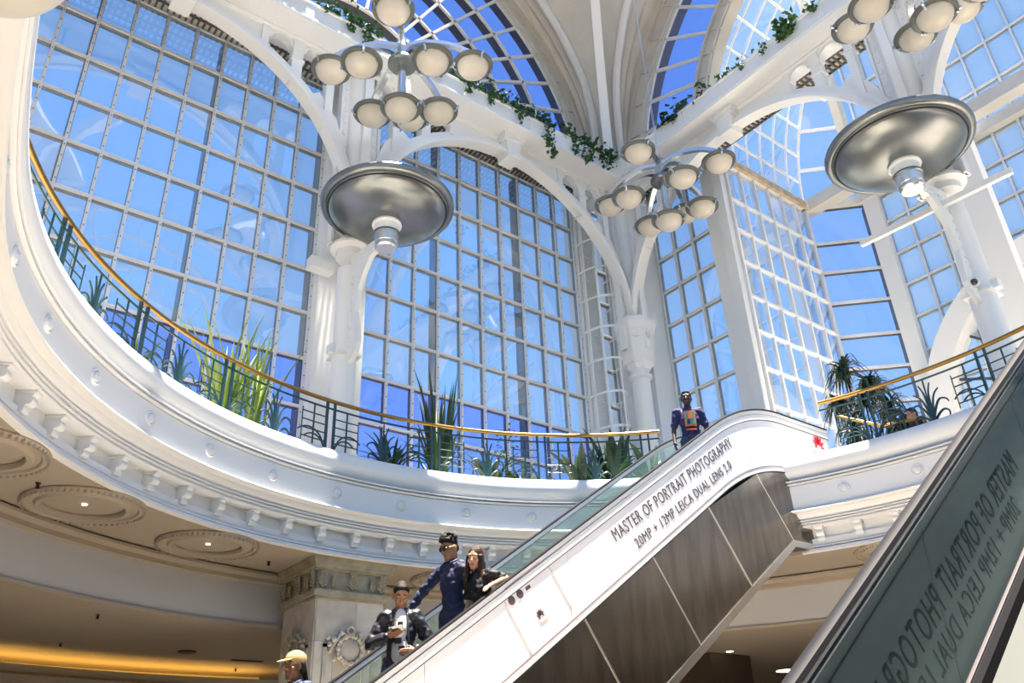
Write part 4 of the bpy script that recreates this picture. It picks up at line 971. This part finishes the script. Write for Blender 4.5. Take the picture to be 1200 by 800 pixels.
t = empty('stone_pillar', (6.05, 12.33, -2.5), 'square stone-clad pillar with a carved leaf capital under the gallery', 'pillar')
hw = .555
MB().mm(6.05-hw+.02, 6.05+hw-.02, 12.33-hw+.02, 12.33+hw-.02, -2.5, 2.72).build('core', 'stone', t)
rnd = random.Random(3); cache = {}
def slab(fr, u0, u1, v0, v1, m, key):
    k = (key, round(u1-u0, 3), round(v1-v0, 3), m); c = fr((u0+u1)/2, (v0+v1)/2, 0)
    if k not in cache:
        o0 = fr(0, 0, 0); cache[k] = MB().fbox(lambda u, v, w: fr(u, v, w)-o0, -(u1-u0)/2, (u1-u0)/2, -(v1-v0)/2, (v1-v0)/2, -.02, .02).build('stone_slab', m, t, local=True); o = cache[k]
    else: o = inst(cache[k], t)
    o.location = c-Vector(t.location)
for key, fr in (('a', frame((6.05, 12.33-hw, 0), (1,0,0), (0,-1,0))), ('b', frame((6.05-hw, 12.33, 0), (0,1,0), (-1,0,0)))):
    for r, (v0, v1) in enumerate(((-2.5,-1.3),(-1.3,-.35),(-.35,.55),(.55,1.46),(1.46,2.08),(2.08,2.70))):
        cuts = [-hw, hw-.02-(.44 if r % 2 else .7), hw] if r != 4 else [-hw, -.25, .25, hw]
        for a, b in zip(cuts[:-1], cuts[1:]): slab(fr, a+.003, b-.003, v0+.003, v1-.003, rnd.choice(['stone', 'stone_pale', 'stone_pale']), key)
cp = MB()
for h, z0, z1 in ((.60, 2.68, 2.72), (.64, 2.72, 2.80), (.59, 2.80, 2.83), (.575, 2.83, 3.10), (.62, 3.10, 3.13), (.66, 3.13, 3.18), (.68, 3.18, 3.24), (.70, 3.24, 3.285)):
    cp.mm(6.05-h, 6.05+h, 12.33-h, 12.33+h, z0, z1)
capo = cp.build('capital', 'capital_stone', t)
def acanthus(fr, u, v, s_, half=0):
    m = MB()
    for i in range(6):
        for sd in ((-1, 1) if not half else (half,)):
            h = .03+.038*i; ln = .085*(1-.10*i)
            a = fr(u, v+h*s_, .01); b = fr(u+sd*ln*s_, v+(h+.05)*s_, .05); m.tube([a, (a+b)/2+(fr(0,0,.03)-fr(0,0,0)), b], lambda q: .019*s_*(1-.5*q), 5)
    m.tube([fr(u, v, .01), fr(u, v+.24*s_, .04)], .02, 5); m.sphere(fr(u, v+.25*s_, .03), .03, 6, 5)
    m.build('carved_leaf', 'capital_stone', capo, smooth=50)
for fr in (frame((6.05, 12.33-.575, 0), (1,0,0), (0,-1,0)), frame((6.05-.575, 12.33, 0), (0,1,0), (-1,0,0))):
    for u in (-.5, 0, .5): acanthus(fr, u, 2.83, 1.0 if u else 1.08)
    for u in (-.32, .32): acanthus(fr, u, 2.83, .7)
def wreath(fr, u, v, m_):
    m = MB()
    for k in range(22):
        a = 2*pi*k/22; m.sphere(fr(u+.195*cos(a), v+.195*sin(a), .05), .042 if k % 2 else .034, 7, 5)
    for sd in (-1, 1):
        for (x, y, r) in ((.27, .13, .05), (.33, .06, .04), (.25, -.14, .04), (.15, .23, .045), (.36, .14, .035)): m.sphere(fr(u+sd*x, v+y, .04), r, 7, 5)
    m.tube([fr(u+.06*cos(2*pi*k/12), v+.27+.06*sin(2*pi*k/12), .05) for k in range(13)], .022, 6)
    for sd in (-1, 1): m.tube([fr(u+sd*(.10+.06*k), v+.22-.012*k*k*1.5+.02*sin(k*2), .04) for k in range(5)], .028, 6)
    w = m.build('carved_wreath', m_, t, smooth=60)
    XM = (fr(0,0,1)-fr(0,0,0)).to_track_quat('Z', 'Y').to_matrix()
    MB().lathe([(.15, .02), (.15, .04), (.09, .06), (0, .065)], fr(u, v, 0), 24, X=XM, caps=False).build('carved_boss', m_, t, smooth=60)
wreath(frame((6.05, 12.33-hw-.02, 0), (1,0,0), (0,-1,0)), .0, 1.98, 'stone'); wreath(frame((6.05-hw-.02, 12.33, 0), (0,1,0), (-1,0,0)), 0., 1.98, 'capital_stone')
for fr in (frame((6.05, 12.33-hw-.02, 0), (1,0,0), (0,-1,0)), frame((6.05-hw-.02, 12.33, 0), (0,1,0), (-1,0,0))):
    m = MB()
    for a, b, c, d in ((-.42,-.36,-1.5,2.05),(.36,.42,-1.5,2.05),(-.42,.42,2.0,2.05)):
        if d-c > 1: m.fbox(fr, a, b, c, d, 0, .025)
        else: m.fbox(fr, a, -.26, c, d, 0, .025); m.fbox(fr, .26, b, c, d, 0, .025)
    m.build('panel_moulding', 'stone', t)

def small(name, label, cat, loc, fn, m, group=None):
    b = MB(); fn(b, Vector(loc)); return tag(b.build(name, m, at=loc, smooth=40), label, cat, group)
def spr(b, p): b.lathe([(.03, 0), (.03, -.008), (.010, -.012), (.010, -.05), (.022, -.053), (.022, -.06), (0, -.06)], p, 12); b.mm(p.x-.018, p.x+.018, p.y-.005, p.y+.005, p.z-.05, p.z-.02)
for p, l in (((1.35, 10.30, 3.28), 'sprinkler head between the two left round ceiling mouldings'), ((4.94, 12.36, 3.28), 'sprinkler head just left of the stone pillar capital'), ((2.83, 13.08, 2.45), 'sprinkler head on the lower ceiling just below the grey drop'),
             ((2.91, 15.64, 2.45), 'sprinkler head on the lower ceiling above the yellow cove, left one'), ((6.49, 17.4, 2.45), 'sprinkler head on the lower ceiling near the capped woman')):
    small('sprinkler_head', l, 'sprinkler', p, spr, 'black', 'ceiling sprinklers')
for d, l in ((126.8, 'tiny lit downlight in the round moulding left of centre'), (109.9, 'tiny lit downlight in the round moulding nearest the stone pillar'), (141.8, 'tiny lit downlight in the leftmost round moulding')):
    x, y, _ = pol(7.18, d, 0); small('ceiling_downlight', l, 'lamp', (x, y, 3.28), lambda b, p: b.lathe([(.03, 0), (.03, -.01), (.018, -.014), (0, -.014)], p, 12), 'glow_spot', 'ceiling downlights')
small('air_vent', 'dark slot vent on the lower ceiling left of the stone pillar', 'vent', (4.96, 15.73, 2.45), lambda b, p: b.lathe([(.16, 0), (.16, -.02), (0, -.02)], p, 16), 'black')
small('air_vent', 'thin dark slot vent on the lower ceiling beside the pillar foot', 'vent', (6.3, 16.35, 2.45), lambda b, p: b.mm(p.x-.3, p.x+.3, p.y-.05, p.y+.05, p.z-.02, p.z), 'black')
small('ceiling_downlight', 'small round downlight on the dark ceiling under the escalator landing', 'lamp', (14.67, 11.67, 2.45), lambda b, p: b.lathe([(.07, 0), (.07, -.01), (0, -.01)], p, 14), 'glow_spot', 'ceiling downlights')
small('ceiling_downlight', 'bright oval downlight on the dark ceiling next to the glass escalator', 'lamp', (18.7, 13.2, 2.45), lambda b, p: b.lathe([(.28, 0), (.28, -.01), (0, -.01)], p, 20), 'glow_spot', 'ceiling downlights')
# security camera and the long bar at the right hand column
t = empty('security_camera', (14.36, 4.80, 7.66), 'small dark security camera strapped to the right hand column', 'camera')
d = Vector((-.75, -.15, -.25)).normalized(); XM = d.to_track_quat('Z', 'Y').to_matrix()
MB().lathe([(.075, -.10), (.08, 0), (.075, .12), (.06, .12), (0, .10)], (14.34, 4.80, 7.66), 18, X=XM).build('housing', 'white_shiny', t, smooth=40)
MB().lathe([(.058, .118), (.058, .13), (.03, .145), (0, .15)], (14.34, 4.80, 7.66), 16, X=XM).build('lens', 'lens_dark', t, smooth=50)
MB().lathe([(.245, -.03), (.255, -.03), (.255, .03), (.245, .03)], (14.67, 4.87, 7.6), 28, caps=False).build('strap', 'white', t, smooth=40)
t = empty('batten_light', (14.2, 5.0, 9.36), 'long thin white batten fixture crossing in front of the right hand column', 'lamp')
MB().bar((14.2, 6.50, 9.42), (14.2, 3.58, 9.29), .09, .12).build('housing', 'white', t)
MB().bar((14.2, 5.06, 9.38), (14.1, 4.98, 9.72), .02, .02).build('hanger', 'black', t)

# ================================================================== PEOPLE
class Blob:
    """closed limbs and ellipsoids fused into one continuous skin"""
    def __init__(s): s.m = MB()
    def cap(s, p, q, r1, r2):
        p, q = Vector(p), Vector(q); d = q-p; L_ = d.length
        X = d.to_track_quat('Z', 'Y').to_matrix() if L_ > 1e-5 else Matrix.Identity(3); rows = []
        pr = [(r1*sin(R(a)), -r1*cos(R(a))) for a in (8, 35, 62, 90)] + [(r2*sin(R(a)), L_-r2*cos(R(a))) for a in (90, 118, 145, 172)]
        for r, h in pr: rows.append([p + X @ Vector((r*cos(2*pi*j/12), r*sin(2*pi*j/12), h)) for j in range(12)])
        s.m.rings(rows); return s
    def ell(s, c, r, M=None): s.m.sphere(c, 1.0, 16, 10, r, M); return s
    def build(s, name, m, parent, T, voxel=.01, smooth=3, fold=0):
        me = bpy.data.meshes.new('tmp'); me.from_pydata([tuple(T @ Vector(v)) for v in s.m.v], [], s.m.f)
        b = bmesh.new(); b.from_mesh(me); bmesh.ops.recalc_face_normals(b, faces=b.faces); b.to_mesh(me); b.free()
        o = bpy.data.objects.new('tmp', me); COL.objects.link(o)
        md = o.modifiers.new('r', 'REMESH'); md.mode = 'VOXEL'; md.voxel_size = voxel
        if fold:
            tx = bpy.data.textures.get('folds') or bpy.data.textures.new('folds', 'CLOUDS'); tx.noise_scale = .065; tx.noise_depth = 1
            dm = o.modifiers.new('d', 'DISPLACE'); dm.texture = tx; dm.strength = fold; dm.mid_level = .5
        if smooth: sm = o.modifiers.new('s', 'SMOOTH'); sm.iterations = smooth; sm.factor = .5
        dg = bpy.context.evaluated_depsgraph_get(); dg.update()
        n = bpy.data.meshes.new_from_object(o.evaluated_get(dg)); bpy.data.objects.remove(o); bpy.data.meshes.remove(me)
        n.name = name; n.materials.clear(); n.materials.append(MATS[m]); n.polygons.foreach_set('use_smooth', [True]*len(n.polygons))
        ob = bpy.data.objects.new(name, n); COL.objects.link(ob); ob.parent = parent; return ob

def person(label, loc, face, H, skin, lean=(0, 0), head=(0, 0, 0), arms=None, sit=False, top='navy', legs='denim', short=False, hair=None, hairm='hair_black', extra=None, coat=0.0, build=1.0):
    """local axes: x forward, y to the person's left, z up; arms: {side: (elbow, wrist, finger_dir, palm_normal, curl)}"""
    t = empty('person', loc, label, 'person'); k = H/1.75
    TB = Matrix.Rotation(R(face), 4, 'Z') @ Matrix.Scale(k, 4)
    hipz = .14 if sit else .95
    UP = Matrix.Translation((0, 0, hipz)) @ Matrix.Rotation(R(lean[0]), 4, 'Y') @ Matrix.Rotation(R(lean[1]), 4, 'X') @ Matrix.Translation((0, 0, -.95))
    U = lambda x, y, z: UP @ Vector((x, y, z))
    HM = UP @ Matrix.Translation((.025, 0, 1.615)) @ Matrix.Rotation(R(head[0]), 4, 'Z') @ Matrix.Rotation(R(head[1]), 4, 'Y') @ Matrix.Rotation(R(head[2]), 4, 'X')
    h = lambda x, y, z: HM @ Vector((x, y, z)); H3 = HM.to_3x3(); U3 = UP.to_3x3()
    S_ = {1: U(-.005, .185*build, 1.415), -1: U(-.005, -.185*build, 1.415)}
    arms = arms or {}
    A = {}
    for s in (1, -1):
        A[s] = arms.get(s) or (U(-.03, s*.25, 1.13), U(.06, s*.27, .90), U3 @ Vector((.25, 0, -1)), U3 @ Vector((0, -s, 0)), .5)
    def legs_of(b, g):
        for s in (1, -1):
            if sit: hp, kn, an = Vector((.02, s*.10, .13)), Vector((.36, s*.26, .20)), Vector((.22, -s*.06, .08))
            else: hp, kn, an = Vector((0, s*.092, .93)), Vector((.025, s*.10, .50)), Vector((0, s*.10, .10))
            b.cap(hp, kn, .078+g, .052+g); b.cap(kn, an, .052+g, .036+g*1.3)
            yield s, an
    def torso(b, g):
        b.ell(U(0, 0, 1.27), (.105+g, .150*build+g, .19+g), U3); b.ell(U(-.005, 0, 1.07), (.092+g, .130*build+g, .17+g), U3); b.ell(U(-.01, 0, .95), (.10+g, .152+g, .12+g), U3)
        b.cap(U(-.01, .12, 1.40), U(-.01, -.12, 1.40), .062+g, .062+g)
        for s in (1, -1): b.ell(U(-.005, s*.165*build, 1.405), (.062+g, .062+g, .060+g), U3)
    b = Blob()
    for s, an in legs_of(b, 0): b.ell(an+Vector((.06, 0, -.05)), (.11, .042, .038))
    torso(b, 0); b.cap(U(-.012, 0, 1.42), h(-.025, 0, -.06), .056, .054)
    b.ell(h(-.008, 0, .025), (.098, .076, .108), H3); b.ell(h(.022, 0, -.055), (.072, .060, .068), H3); b.cap(h(.070, .010, -.100), h(.070, -.010, -.100), .022, .022)
    b.cap(h(.088, 0, .018), h(.108, 0, -.020), .009, .014); b.cap(h(.098, .012, -.024), h(.098, -.012, -.024), .010, .010)
    b.cap(h(.074, .045, .040), h(.074, -.045, .040), .015, .015)
    for s in (1, -1): b.ell(h(.0745, s*.033, .0195), (.013, .018, .0105), H3)
    for s in (1, -1): b.ell(h(.055, s*.042, -.022), (.032, .026, .026), H3); b.ell(h(-.008, s*.078, -.004), (.020, .009, .032), H3)
    for s in (1, -1):
        el, wr, d, n, curl = [Vector(a) if not isinstance(a, (int, float)) else a for a in A[s]]
        d = d.normalized(); n = (n-d*n.dot(d)).normalized(); ac = d.cross(n)*(1)
        b.cap(S_[s], el, .047, .037); b.cap(el, wr, .037, .025); b.cap(wr, wr+d*.03, .025, .026)
        for q in (-.022, 0, .022): b.cap(wr+d*.035+ac*q*.8, wr+d*.085+ac*q*1.15, .015, .0135)
        th = None
        for i, (off, ln) in enumerate(((-.030, .068), (-.010, .078), (.010, .074), (.029, .058))):
            p = wr+d*.090+ac*off; dd = d
            for sg in range(3):
                an_ = curl*(.45+.35*sg); dd2 = (d*cos(an_)+n*sin(an_)).normalized(); p2 = p+dd2*ln*(.46, .32, .24)[sg]
                b.cap(p, p2, .0092-.0008*sg, .0086-.0008*sg); p = p2
        ts = -1 if (ac.dot(Vector((0, 0, 1)))+ac.dot(Vector((1, 0, 0)))*.5) < 0 else 1
        p = wr+d*.025+ac*ts*.024; p2 = p+(d*.65+ac*ts*.65+n*.25).normalized()*.040; p3 = p2+(d*.9+ac*ts*.2+n*.4).normalized()*.032
        b.cap(p, p2, .013, .011); b.cap(p2, p3, .0105, .009)
    b.build('body', skin, t, TB, .0075*k, 2)
    # face
    for s in (1, -1):
        m = MB(); m.sphere(h(.0755, s*.033, .010), .0120, 10, 8); m.v = [tuple(TB @ Vector(v)) for v in m.v]; e = m.build('eye', 'eye_white', t, smooth=60, local=True)
        m = MB(); m.sphere(h(.0835, s*.033, .008), .0066, 8, 6); m.v = [tuple(TB @ Vector(v)) for v in m.v]; m.build('iris', 'iris', e, smooth=60, local=True)
        m = MB(); m.tube([h(.092, s*.016, .036), h(.090, s*.036, .043), h(.076, s*.056, .036)], .005, 5); m.v = [tuple(TB @ Vector(v)) for v in m.v]; m.build('eyebrow', hairm, t, smooth=60, local=True)
    m = MB(); m.tube([h(.074, .028, -.058), h(.091, .012, -.060), h(.0935, 0, -.061), h(.091, -.012, -.060), h(.074, -.028, -.058)], .0062, 6); m.v = [tuple(TB @ Vector(v)) for v in m.v]; m.build('mouth', 'lip', t, smooth=60, local=True)
    # clothes
    g = .012+coat; b = Blob(); torso(b, g)
    b.cap(U(-.012, 0, 1.43), U(-.008, 0, 1.465), .066, .060)
    for s in (1, -1):
        el, wr = Vector(A[s][0]), Vector(A[s][1])
        if short: b.cap(S_[s], S_[s].lerp(el, .72), .060+coat, .057+coat)
        else: b.cap(S_[s], el, .058+coat, .049+coat); b.cap(el, el.lerp(wr, .93), .049+coat, .036+coat*.7)
    b.build('jacket' if coat else 'shirt', top, t, TB, .011*k, 2, .045)
    b = Blob()
    for s, an in legs_of(b, .014): pass
    b.ell((U(-.01, 0, .95) if sit else Vector((-.01, 0, .95))), (.114, .164, .115)); b.build('trousers', legs, t, TB, .013*k, 2, .02)
    for s in (1, -1):
        a = Vector((.22, -s*.06, .08)) if sit else Vector((0, s*.10, .10))
        b = Blob(); b.ell(a+Vector((.065, 0, -.052)), (.135, .052, .046)); b.ell(a+Vector((-.01, 0, -.03)), (.06, .05, .06)); b.build('shoe', 'black', t, TB, .012*k, 2)
    if hair: hair(t, TB, h, H3, hairm, k)
    if extra: extra(t, TB, h, H3, U, U3, A, k)
    return t
def hair_short(t, TB, h, H3, m, k):
    b = Blob(); b.ell(h(-.020, 0, .052), (.098, .083, .094), H3); b.ell(h(-.055, 0, -.005), (.058, .072, .075), H3); b.ell(h(.035, 0, .100), (.042, .058, .028), H3); b.build('hair', m, t, TB, .009*k, 2)
def hair_curly(t, TB, h, H3, m, k):
    rnd = random.Random(5); b = Blob(); b.ell(h(-.02, 0, .065), (.098, .080, .088), H3); b.ell(h(-.06, 0, .0), (.05, .068, .06), H3)
    for i in range(70):
        a = rnd.uniform(0, 6.28); e = rnd.uniform(.15, 1.5); b.ell(h(-.01+.100*cos(a)*cos(e), .082*sin(a)*cos(e), .075+.095*sin(e)), (.018, .018, .018))
    b.build('hair', m, t, TB, .008*k, 1)
def hair_long(t, TB, h, H3, m, k):
    rnd = random.Random(6); b = Blob(); b.ell(h(-.022, 0, .045), (.103, .090, .104), H3); b.ell(h(-.05, 0, -.06), (.065, .092, .12), H3)
    for i in range(34):
        s = 1 if i % 2 else -1; y = s*rnd.uniform(.058, .092); x = rnd.uniform(-.06, .045)
        p = h(x, y, .03); q = h(x+.01, y*1.12, -.10)
        w_ = q+Vector((rnd.uniform(0, .05), s*rnd.uniform(.0, .03), -rnd.uniform(.10, .20))); b.cap(p, q, .017, .015); b.cap(q, w_, .015, .006)
    for i in range(16):
        y = rnd.uniform(-.08, .08); p = h(-.08, y, -.05); b.cap(p, p+Vector((-.02, 0, -rnd.uniform(.15, .28))), .018, .007)
    b.build('hair', m, t, TB, .008*k, 1)
def tmb(m, TB, name, mt, t, smooth=40): m.v = [tuple(TB @ Vector(v)) for v in m.v]; return m.build(name, mt, t, smooth=smooth, local=True)
def foot_z(x): return ES*.3*math.floor(x/.3)-3.04
def wl(loc, face, H):          # world point -> a person's local axes
    M = (Matrix.Translation(loc) @ Matrix.Rotation(R(face), 4, 'Z') @ Matrix.Scale(H/1.75, 4)).inverted(); return lambda *p: M @ Vector(p)

# 1: man reading his phone
def phone_extra(t, TB, h, H3, U, U3, A, k):
    b = Blob(); b.ell(U(.055, 0, 1.28), (.10, .085, .21), U3); b.ell(U(.065, 0, 1.08), (.095, .09, .16), U3); b.build('tee_front', 'tee_white', t, TB, .01*k, 3)
    m = MB()
    for y, z, w_, q in ((.0, 1.33, .05, .030), (.015, 1.27, .065, .022), (-.02, 1.17, .07, .05), (.02, 1.10, .06, .04)):
        m.ring_sweep([(.0, 0)], (0, 0), 0, 1, 1) if False else m._hex([U(.140, y-w_/2, z-q/2), U(.140, y+w_/2, z-q/2), U(.140, y+w_/2, z+q/2), U(.140, y-w_/2, z+q/2), U(.163, y-w_/2, z-q/2), U(.163, y+w_/2, z-q/2), U(.163, y+w_/2, z+q/2), U(.163, y-w_/2, z+q/2)])
    tmb(m, TB, 'shirt_print', 'black_cloth', t)
    m = MB(); m.tube([U(.02+.055*cos(a_), .075*sin(a_), 1.468-.03*cos(a_)) for a_ in [R(35+29*q) for q in range(11)]], .017, 8); tmb(m, TB, 'collar', 'jacket', t)
    for s in (1, -1): m = MB(); m.tube([U(.085, s*.055, 1.43), U(.128, s*.075, 1.32), U(.135, s*.085, 1.15), U(.125, s*.10, .99)], .010, 6); tmb(m, TB, 'jacket_edge', 'jacket', t)
    el, wr = Vector(A[1][0]), Vector(A[1][1]); d = (wr-el).normalized()
    m = MB(); m.lathe([(.030, -.012), (.034, -.012), (.034, .012), (.030, .012)], wr-d*.01, 18, X=d.to_track_quat('Z', 'Y').to_matrix(), caps=False); n = Vector((.9, .2, .35)).normalized(); m.lathe([(.020, 0), (.020, .010), (0, .011)], wr-d*.01+n*.030, 16, X=n.to_track_quat('Z', 'Y').to_matrix()); tmb(m, TB, 'wristwatch', 'steel_plain', t)
p = (4.84, 8.22, foot_z(4.84)); f = -122
person('man in a black bomber jacket and white tee looking at his phone on the escalator', p, f, 1.90, 'skin_tan', lean=(2, 0), head=(6, 30, 0), top='jacket', coat=.014, build=.84,
    arms={-1: (Vector((.02, -.29, 1.16)), Vector((.20, -.115, 1.20)), Vector((.55, .75, .12)), Vector((-.3, .2, 1)), .55), 1: (Vector((.0, .31, 1.13)), Vector((.19, .16, 1.06)), Vector((.35, -.9, -.12)), Vector((-1, -.2, 0)), .35)}, hair=hair_short, extra=phone_extra)
q = Matrix.Translation(p) @ Matrix.Rotation(R(f), 4, 'Z') @ Matrix.Scale(1.90/1.75, 4)
ph = MB(); c = Vector((.285, -.03, 1.255)); a1 = Vector((.45, .85, .10)).normalized(); a2 = Vector((.75, -.35, .55)); a2 = (a2-a1*a2.dot(a1)).normalized(); a3 = a1.cross(a2)
ph._hex([q @ (c+a1*x*.072+a2*y*.036+a3*z*.004) for x, y, z in ((-1,-1,-1),(1,-1,-1),(1,1,-1),(-1,1,-1),(-1,-1,1),(1,-1,1),(1,1,1),(-1,1,1))])
tag(ph.build('phone', 'steel_plain', at=q @ c), 'phone in the hand of the man in the bomber jacket', 'phone')
# 2: man in navy with curly hair
def navy_extra(t, TB, h, H3, U, U3, A, k):
    m = MB()
    for s in (1, -1): m.lathe([(.024, 0), (.026, .004), (.022, .008), (0, .010)], h(.098, s*.034, .008), 14, X=(H3 @ Vector((1, s*.25, 0))).to_track_quat('Z', 'Y').to_matrix())
    gl = tmb(m, TB, 'sunglasses', 'lens_dark', t)
    m = MB()
    for s in (1, -1): m.tube([h(.094, s*.058, .014), h(.05, s*.080, .016), h(-.01, s*.084, .012)], .0035, 5)
    m.tube([h(.104, .012, .012), h(.106, 0, .015), h(.104, -.012, .012)], .003, 5); tmb(m, TB, 'frame', 'brass', gl)
    m = MB(); m.tube([U(.02+.062*cos(a_), .078*sin(a_), 1.478-.03*cos(a_)) for a_ in [R(30+30*q_) for q_ in range(11)]], .015, 8); tmb(m, TB, 'collar', 'navy', t)
p = (5.72, 8.50, foot_z(5.72)); f = -166; L = wl(p, f, 1.99)
person('curly-haired man in sunglasses and a navy top, arm on the far handrail', p, f, 1.99, 'skin_tan', lean=(3, 0), head=(-8, 14, 0), top='navy', legs='navy', coat=.006, build=.82,
    arms={-1: (L(5.52, 8.93, 2.20), L(5.36, 9.05, 1.90), Vector((.9, 0, -.45)), Vector((0, 0, -1)), .45), 1: (Vector((-.10, .22, 1.15)), Vector((-.08, .17, .92)), Vector((0, -.2, -1)), Vector((0, -1, 0)), .5)}, hair=hair_curly, extra=navy_extra)
# 3: long-haired woman
p = (5.82, 8.02, foot_z(5.78)-.0); f = -164; L = wl(p, f, 1.77)
person('smiling woman with long brown hair in a black top, hand on the near handrail', p, f, 1.77, 'skin_fair', lean=(6, 4), head=(14, 8, -12), top='black_cloth', legs='black_cloth', short=True, hairm='hair_brown', build=.82,
    arms={1: (L(5.98, 7.80, 2.22), L(5.75, 7.775, 2.115), Vector((.95, .05, -.35)), Vector((0, 0, -1)), .75), -1: (Vector((-.03, -.24, 1.15)), Vector((.10, -.24, .93)), Vector((.4, 0, -1)), Vector((0, 1, 0)), .5)}, hair=hair_long)
# 4: man at the top in a printed tee
def tee_extra(t, TB, h, H3, U, U3, A, k):
    def patch(y0, y1, z0, z1, m, o=.003):
        mb = MB(); rows = []
        for i in range(7):
            y = y0+(y1-y0)*i/6; x = (.121+o)*sqrt(max(0, 1-(y/.172)**2)); rows.append([U(x+.004, y, z0), U(x+.004, y, z1), U(x-.012, y, z1), U(x-.012, y, z0)])
        mb.rings(rows); return tmb(mb, TB, 'shirt_print', m, t)
    patch(-.085, .085, 1.13, 1.38, 'orange'); patch(-.065, .065, 1.16, 1.36, 'teal', .006); patch(-.03, .035, 1.25, 1.34, 'orange', .009); patch(-.05, -.01, 1.17, 1.24, 'tee_navy', .009); patch(-.08, .075, 1.07, 1.09, 'orange')
p = (10.34, 8.33, foot_z(10.34)+.10); f = -132
person('man in a navy tee with an orange print at the escalator top', p, f, 1.90, 'skin_dark', head=(-10, 4, 0), top='tee_navy', legs='denim', short=True, hair=hair_short, extra=tee_extra)
# 5: woman in a cap at the bottom
def cap_extra(t, TB, h, H3, U, U3, A, k):
    b = Blob(); b.ell(h(-.012, 0, .062), (.112, .092, .088), H3); b.ell(h(-.012, 0, .040), (.112, .092, .030), H3); c_ = b.build('cap', 'cap_tan', t, TB, .009*k, 2)
    b = Blob(); b.ell(h(.125, 0, .050), (.078, .076, .012), H3 @ Matrix.Rotation(R(12), 3, 'Y')); b.build('brim', 'cap_tan', c_, TB, .006*k, 2)
    b = Blob(); b.ell(h(-.075, 0, -.02), (.045, .066, .075), H3)
    for i in range(9): b.cap(h(-.095, -.03+.0075*i, -.03), h(-.125-.006*(i % 3), -.04+.01*i, -.16-.012*(i % 4)), .024, .012)
    for s in (1, -1): b.cap(h(.035, s*.080, .02), h(.030, s*.084, -.10), .006, .004); b.cap(h(-.03, s*.076, .02), h(-.03, s*.078, -.06), .026, .02)
    b.build('hair', 'hair_black', t, TB, .008*k, 1)
    m = MB(); m.tube([U(.02+.066*cos(a_), .080*sin(a_), 1.475-.03*cos(a_)) for a_ in [R(30+30*q_) for q_ in range(11)]], .016, 8); tmb(m, TB, 'collar', 'denim', t)
p = (3.74, 8.36, foot_z(3.74)+.10); f = -168
person('woman in a tan baseball cap with a dark ponytail at the foot of the escalator', p, f, 1.85, 'skin_brown', head=(4, 2, 0), top='denim', legs='denim', extra=cap_extra)
# 6: seated person behind the right railing
person('brown-haired person sitting low behind the right railing, only the head showing', (13.87, 6.30, 4.8), 150, 1.66, 'skin_fair', sit=True, head=(0, 10, 0), top='black_cloth', legs='denim', hair=hair_short, hairm='hair_brown',
    arms={s: (Vector((.06, s*.25, .38)), Vector((.24, s*.16, .28)), Vector((.9, -s*.2, -.2)), Vector((0, 0, -1)), .4) for s in (1, -1)})
